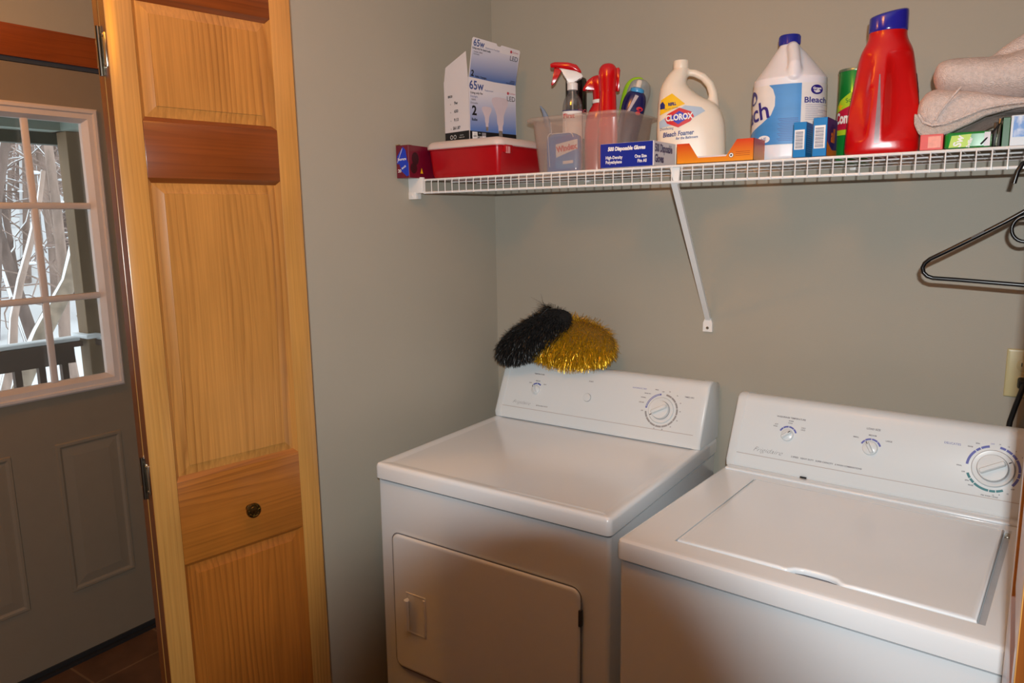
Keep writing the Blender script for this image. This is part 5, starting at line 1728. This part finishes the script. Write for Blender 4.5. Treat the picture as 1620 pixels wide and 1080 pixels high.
pd = struct(MB().box(-3.85, -1.36, -3.2, 0.7, -0.25, -0.15).build('floor_porch', WOODD, smooth=0), 'weathered porch deck outside the door, mostly hidden', 'deck')
sd = tag(MB().box(-3.80, -1.9, -3.2, 0.62, -0.15, -0.08, bev=0.03).build('snow_cover', SNOW), 'thin snow lying on the porch deck', 'snow', kind='stuff')
rl = tag(empty('porch_railing', (-3.72, -1.2, -0.15)), 'weathered wooden porch railing with snow on its top rail', 'railing')
Zp = 0.15
m = MB()
m.box(-0.06, 0.06, -2.2, 1.55, 0.905, 0.94).box(0.0, 0.04, -2.2, 1.50, 0.80, 0.905)
m.box(-0.02, 0.02, -2.2, 1.50, 0.10, 0.19)
m.build('rail', WOODR, rl, smooth=0)
y = -2.1
while y < 1.5:
    MB().box(-0.04, 0.0, y - 0.02, y + 0.02, 0.08, 0.88).build('baluster', WOODR, rl, smooth=0)
    y += 0.142
m = MB()
m.box(-0.058, 0.056, -2.2, 1.54, 0.94, 0.968, bev=0.012)
m.build('snow', SNOW, rl)
rl2 = tag(empty('porch_railing', (-3.66, 0.48, -0.15)), 'short weathered railing returning from the corner post to the house', 'railing')
MB().box(0.02, 2.2, -0.06, 0.06, 0.905, 0.94).box(0.02, 2.2, -0.02, 0.02, 0.80, 0.905).build('rail', WOODR, rl2, smooth=0)
MB().box(0.02, 2.2, -0.055, 0.055, 0.94, 0.965, bev=0.01).build('snow', SNOW, rl2)
pp = tag(empty('porch_post', (-3.70, 0.44, -0.15)), 'square weathered porch post carrying the green beam', 'post')
MB().box(-0.062, 0.062, -0.062, 0.062, 0, 2.30, bev=0.004).build('post', WOODG, pp, smooth=0)
MB().box(-0.10, 0.12, -0.10, 0.0, 0.955, 0.985, bev=0.01).build('snow', SNOW, pp)
pr_ = tag(empty('porch_roof', (-2.6, -1.2, 2.12)), 'green painted porch roof edge and soffit seen through the window top', 'roof')
m = MB()
m.box(-1.20, -1.06, -3.0, 1.72, 0.03, 0.20)
m.build('front_beam', GREENP, pr_, smooth=0)
MB().box(-1.20, 1.22, 1.56, 1.72, 0.03, 0.20).build('side_beam', GREENP, pr_, smooth=0)
MB().box(-1.5, 1.22, -3.0, 2.0, 0.20, 0.26).build('soffit', GREEND, pr_, smooth=0)
MB().box(-1.28, -1.20, -3.0, 1.8, -0.045, 0.03).build('trim_board', GREEND, pr_, smooth=0)

struct(MB().box(-3.62, -1.36, 0.53, 0.60, -0.15, 2.30).build('wall_porch', WOODD, smooth=0), 'dark weathered board wall added at the porch end to shade the post', 'wall')  # added wall: keeps sky light off the post's house side

# ground: snowy slope rising away from the house
m = MB()
bm = m.bm
NX, NY = 46, 50
grid = []
for i in range(NX + 1):
    row = []
    for j in range(NY + 1):
        t = i / NX
        x = -3.95 - 34 * t ** 1.5
        y = -14 + 46 * j / NY
        z = -1.5 + 0.21 * (-x - 4) + 0.35 * mnoise.noise(Vector((x * 0.25, y * 0.25, 0)))
        row.append(bm.verts.new((x, y, z)))
    grid.append(row)
for i in range(NX):
    for j in range(NY):
        bm.faces.new((grid[i][j], grid[i + 1][j], grid[i + 1][j + 1], grid[i][j + 1]))
tag(m.build('snowy_ground', SNOW, smooth=180), 'snow covered slope rising behind the porch railing', 'snow', kind='structure')


def gz(x, y): return -1.5 + 0.21 * (-x - 4) + 0.35 * mnoise.noise(Vector((x * 0.25, y * 0.25, 0)))


def tree(x, y, r, h, lean, label, bark=None, nb=10, seed=0, snow=True, group=None, curve=0.0):
    rnd = random.Random(seed)
    z0 = gz(x, y) - 0.1
    e = tag(empty('tree', (x, y, z0)), label, 'tree', group)
    L = Vector(lean)
    pts = []
    n = 9
    for k in range(n):
        t = k / (n - 1)
        pts.append(Vector((L.x * t + rnd.gauss(0, r * 0.25), L.y * (t + curve * t * (1 - t)) + rnd.gauss(0, r * 0.25), h * t)))
    rad = [r * (1 - 0.6 * k / (n - 1)) for k in range(n)]
    m = MB()
    m.tube(pts, rad, seg=9)
    m.build('trunk', bark or BARK, e, smooth=60)
    b = MB()
    s = MB()
    for _ in range(nb):
        t = rnd.uniform(0.12, 0.95)
        i = min(n - 2, int(t * (n - 1)))
        p = pts[i].lerp(pts[i + 1], t * (n - 1) - i)
        a = rnd.uniform(0, 2 * PI)
        d = Vector((math.cos(a), math.sin(a), rnd.uniform(-0.1, 0.9))).normalized()
        ll = rnd.uniform(0.5, 1.8)
        q = [p]
        for k in range(4):
            d = (d + Vector((rnd.gauss(0, .25), rnd.gauss(0, .25), rnd.gauss(0, .18)))).normalized()
            q.append(q[-1] + d * ll / 4)
        br_ = r * rnd.uniform(0.12, 0.28)
        b.tube(q, [br_ * (1 - 0.18 * k) for k in range(5)], seg=5)
        if snow:
            s.tube([v + Vector((0, 0, br_ * 0.9)) for v in q], [br_ * 0.55 * (1 - 0.15 * k) for k in range(5)], seg=5)
    if nb: b.build('branches', bark or BARK, e, smooth=60)
    if snow:
        up = Vector((0.35, -0.55, 0.2)).normalized() if abs(L.y) < 0.6 else Vector((0.15, -0.75, 0.4)).normalized()
        s.tube([p + up * rr * 0.62 for p, rr in zip(pts, rad)], [rr * (0.45 if abs(L.y) < 0.6 else 0.55) * rnd.uniform(0.7, 1.1) for rr in rad], seg=8)
        s.build('snow', SNOW, e, smooth=60)
    return e


# camera direction slopes used only to choose where the woods stand
def at(s, x): return -2.085 + (1.484 - x) * s


tree(-7.6, 1.15, 0.12, 4.4, (-0.3, 2.3, 0), 'leaning trunk with thick snow on its upper side, nearest the porch', MOSS, 0, 11, curve=0.25)
tree(-6.9, at(0.392, -6.9) - 0.35, 0.06, 3.0, (-0.2, 0.9, 0), 'thin forked leaning trunk low behind the railing', BARK, 2, 12)
tree(-8.6, at(0.455, -8.6), 0.075, 6.0, (0.0, 0.1, 0), 'straight grey trunk just left of the porch post', BARK, 5, 13, snow=False)
tree(-8.2, at(0.350, -8.2), 0.09, 6.5, (0.2, 1.1, 0), 'snow-plastered trunk leaning right, behind the left window panes', BARKD, 3, 14)
rw = random.Random(99)
for i in range(84):
    x = -rw.uniform(9.5, 26)
    s_ = rw.uniform(0.27, 0.62)
    y = at(s_, x)
    tree(x, y, rw.uniform(0.03, 0.11), rw.uniform(6, 11), (rw.gauss(0, .4), rw.gauss(0, .9), 0), 'bare snow-dusted tree among the woods beyond the porch', (BARK, BARKD)[i % 2], rw.randint(8, 14), 200 + i,
         snow=i % 3 != 0, group='bare trees in the woods')
# brush
m = MB()
for i in range(1500):
    x = -rw.uniform(8.5, 24)
    y = at(rw.uniform(0.28, 0.60), x)
    p = Vector((x, y, gz(x, y) + rw.uniform(0.6, 5.4)))
    d = Vector((rw.gauss(0, .5), rw.gauss(0, .8), rw.gauss(0.2, .6))).normalized()
    q = [p]
    for k in range(4):
        d = (d + Vector((rw.gauss(0, .3), rw.gauss(0, .3), rw.gauss(0, .2)))).normalized()
        q.append(q[-1] + d * rw.uniform(0.12, 0.4))
    m.tube(q, [0.012, 0.010, 0.008, 0.006, 0.004], seg=3)
tag(m.build('brush', BRUSHM, smooth=60), 'tangle of thin bare twigs filling the woods', 'brush', kind='stuff')
m = MB()
for i in range(900):
    x = -rw.uniform(8.5, 22)
    y = at(rw.uniform(0.28, 0.60), x)
    p = Vector((x, y, gz(x, y) + rw.uniform(0.3, 6)))
    r_ = rw.uniform(0.012, 0.05)
    m.loft([(p.z - r_ * 0.4, p.x, p.y, r_ * 0.5, r_ * 0.7, 2), (p.z, p.x, p.y, r_, r_ * 1.6, 2), (p.z + r_ * 0.5, p.x, p.y, r_ * 0.4, r_ * 0.5, 2)], seg=6, sub=2)
tag(m.build('snow_clumps', SNOW, smooth=60), 'clumps of snow caught in the twigs of the woods', 'snow', kind='stuff')
# far wall of trees on the hill
m = MB()
for i in range(420):
    x = -rw.uniform(24, 34)
    y = at(rw.uniform(0.2, 0.75), x)
    z = gz(x, y)
    r_ = rw.uniform(0.05, 0.17)
    m.tube([(x, y, z - 0.2), (x + rw.gauss(0, .2), y + rw.gauss(0, .3), z + 4), (x + rw.gauss(0, .4), y + rw.gauss(0, .7), z + 11)], [r_, r_ * 0.8, r_ * 0.4], seg=5)
tag(m.build('distant_woods', BARK, smooth=60), 'distant mass of grey brown tree trunks on the hill', 'woods', kind='stuff')

# ------------------------------------------------------------------ the camera that takes the picture, its flash lit, on a tripod
CM = cam.matrix_world.copy()
cz = tag(empty('photo_camera', CAM_LOC), 'black camera on a tripod at the viewpoint with its pop-up flash firing', 'camera')
cz.matrix_world = CM
m = MB()
m.rings([[Vector((r * math.cos(2 * PI * k / 48), r * math.sin(2 * PI * k / 48), z)) for k in range(48)] for r, z in
         ((0.034, -0.035), (0.0370, -0.035), (0.0380, -0.031), (0.0380, 0.05), (0.034, 0.05), (0.034, -0.035))], False, False)
m.build('lens_barrel', BLACK, cz)
m = MB()
m.box(-0.055, 0.055, -0.036, 0.034, 0.05, 0.09, bev=0.005)
m.build('camera_body', BLACK, cz)
m = MB()
m.box(-0.016, 0.016, 0.058, 0.074, 0.0835, 0.095, bev=0.002).box(-0.012, 0.012, 0.032, 0.060, 0.084, 0.089)
m.build('flash_head', BLACK, cz)
tp = tag(empty('camera_tripod', (CAM_LOC.x + 0.045, CAM_LOC.y - 0.08, 0)), 'black tripod under the camera, outside the photo', 'tripod')
MB().tube([(0, 0, 0.72), (0, 0, CAM_LOC.z - 0.062)], 0.012, seg=16).tube([(0, 0, CAM_LOC.z - 0.064), (0, 0, CAM_LOC.z - 0.052)], 0.022, seg=20).build('centre_column', BLACK, tp)
for k in range(3):
    a = R(270 + 120 * k)
    MB().tube([(0.02 * math.cos(a), 0.02 * math.sin(a), 1.25), (0.30 * math.cos(a), 0.30 * math.sin(a), 0.004)], [0.013, 0.009], seg=12).build('leg', BLACK, tp)
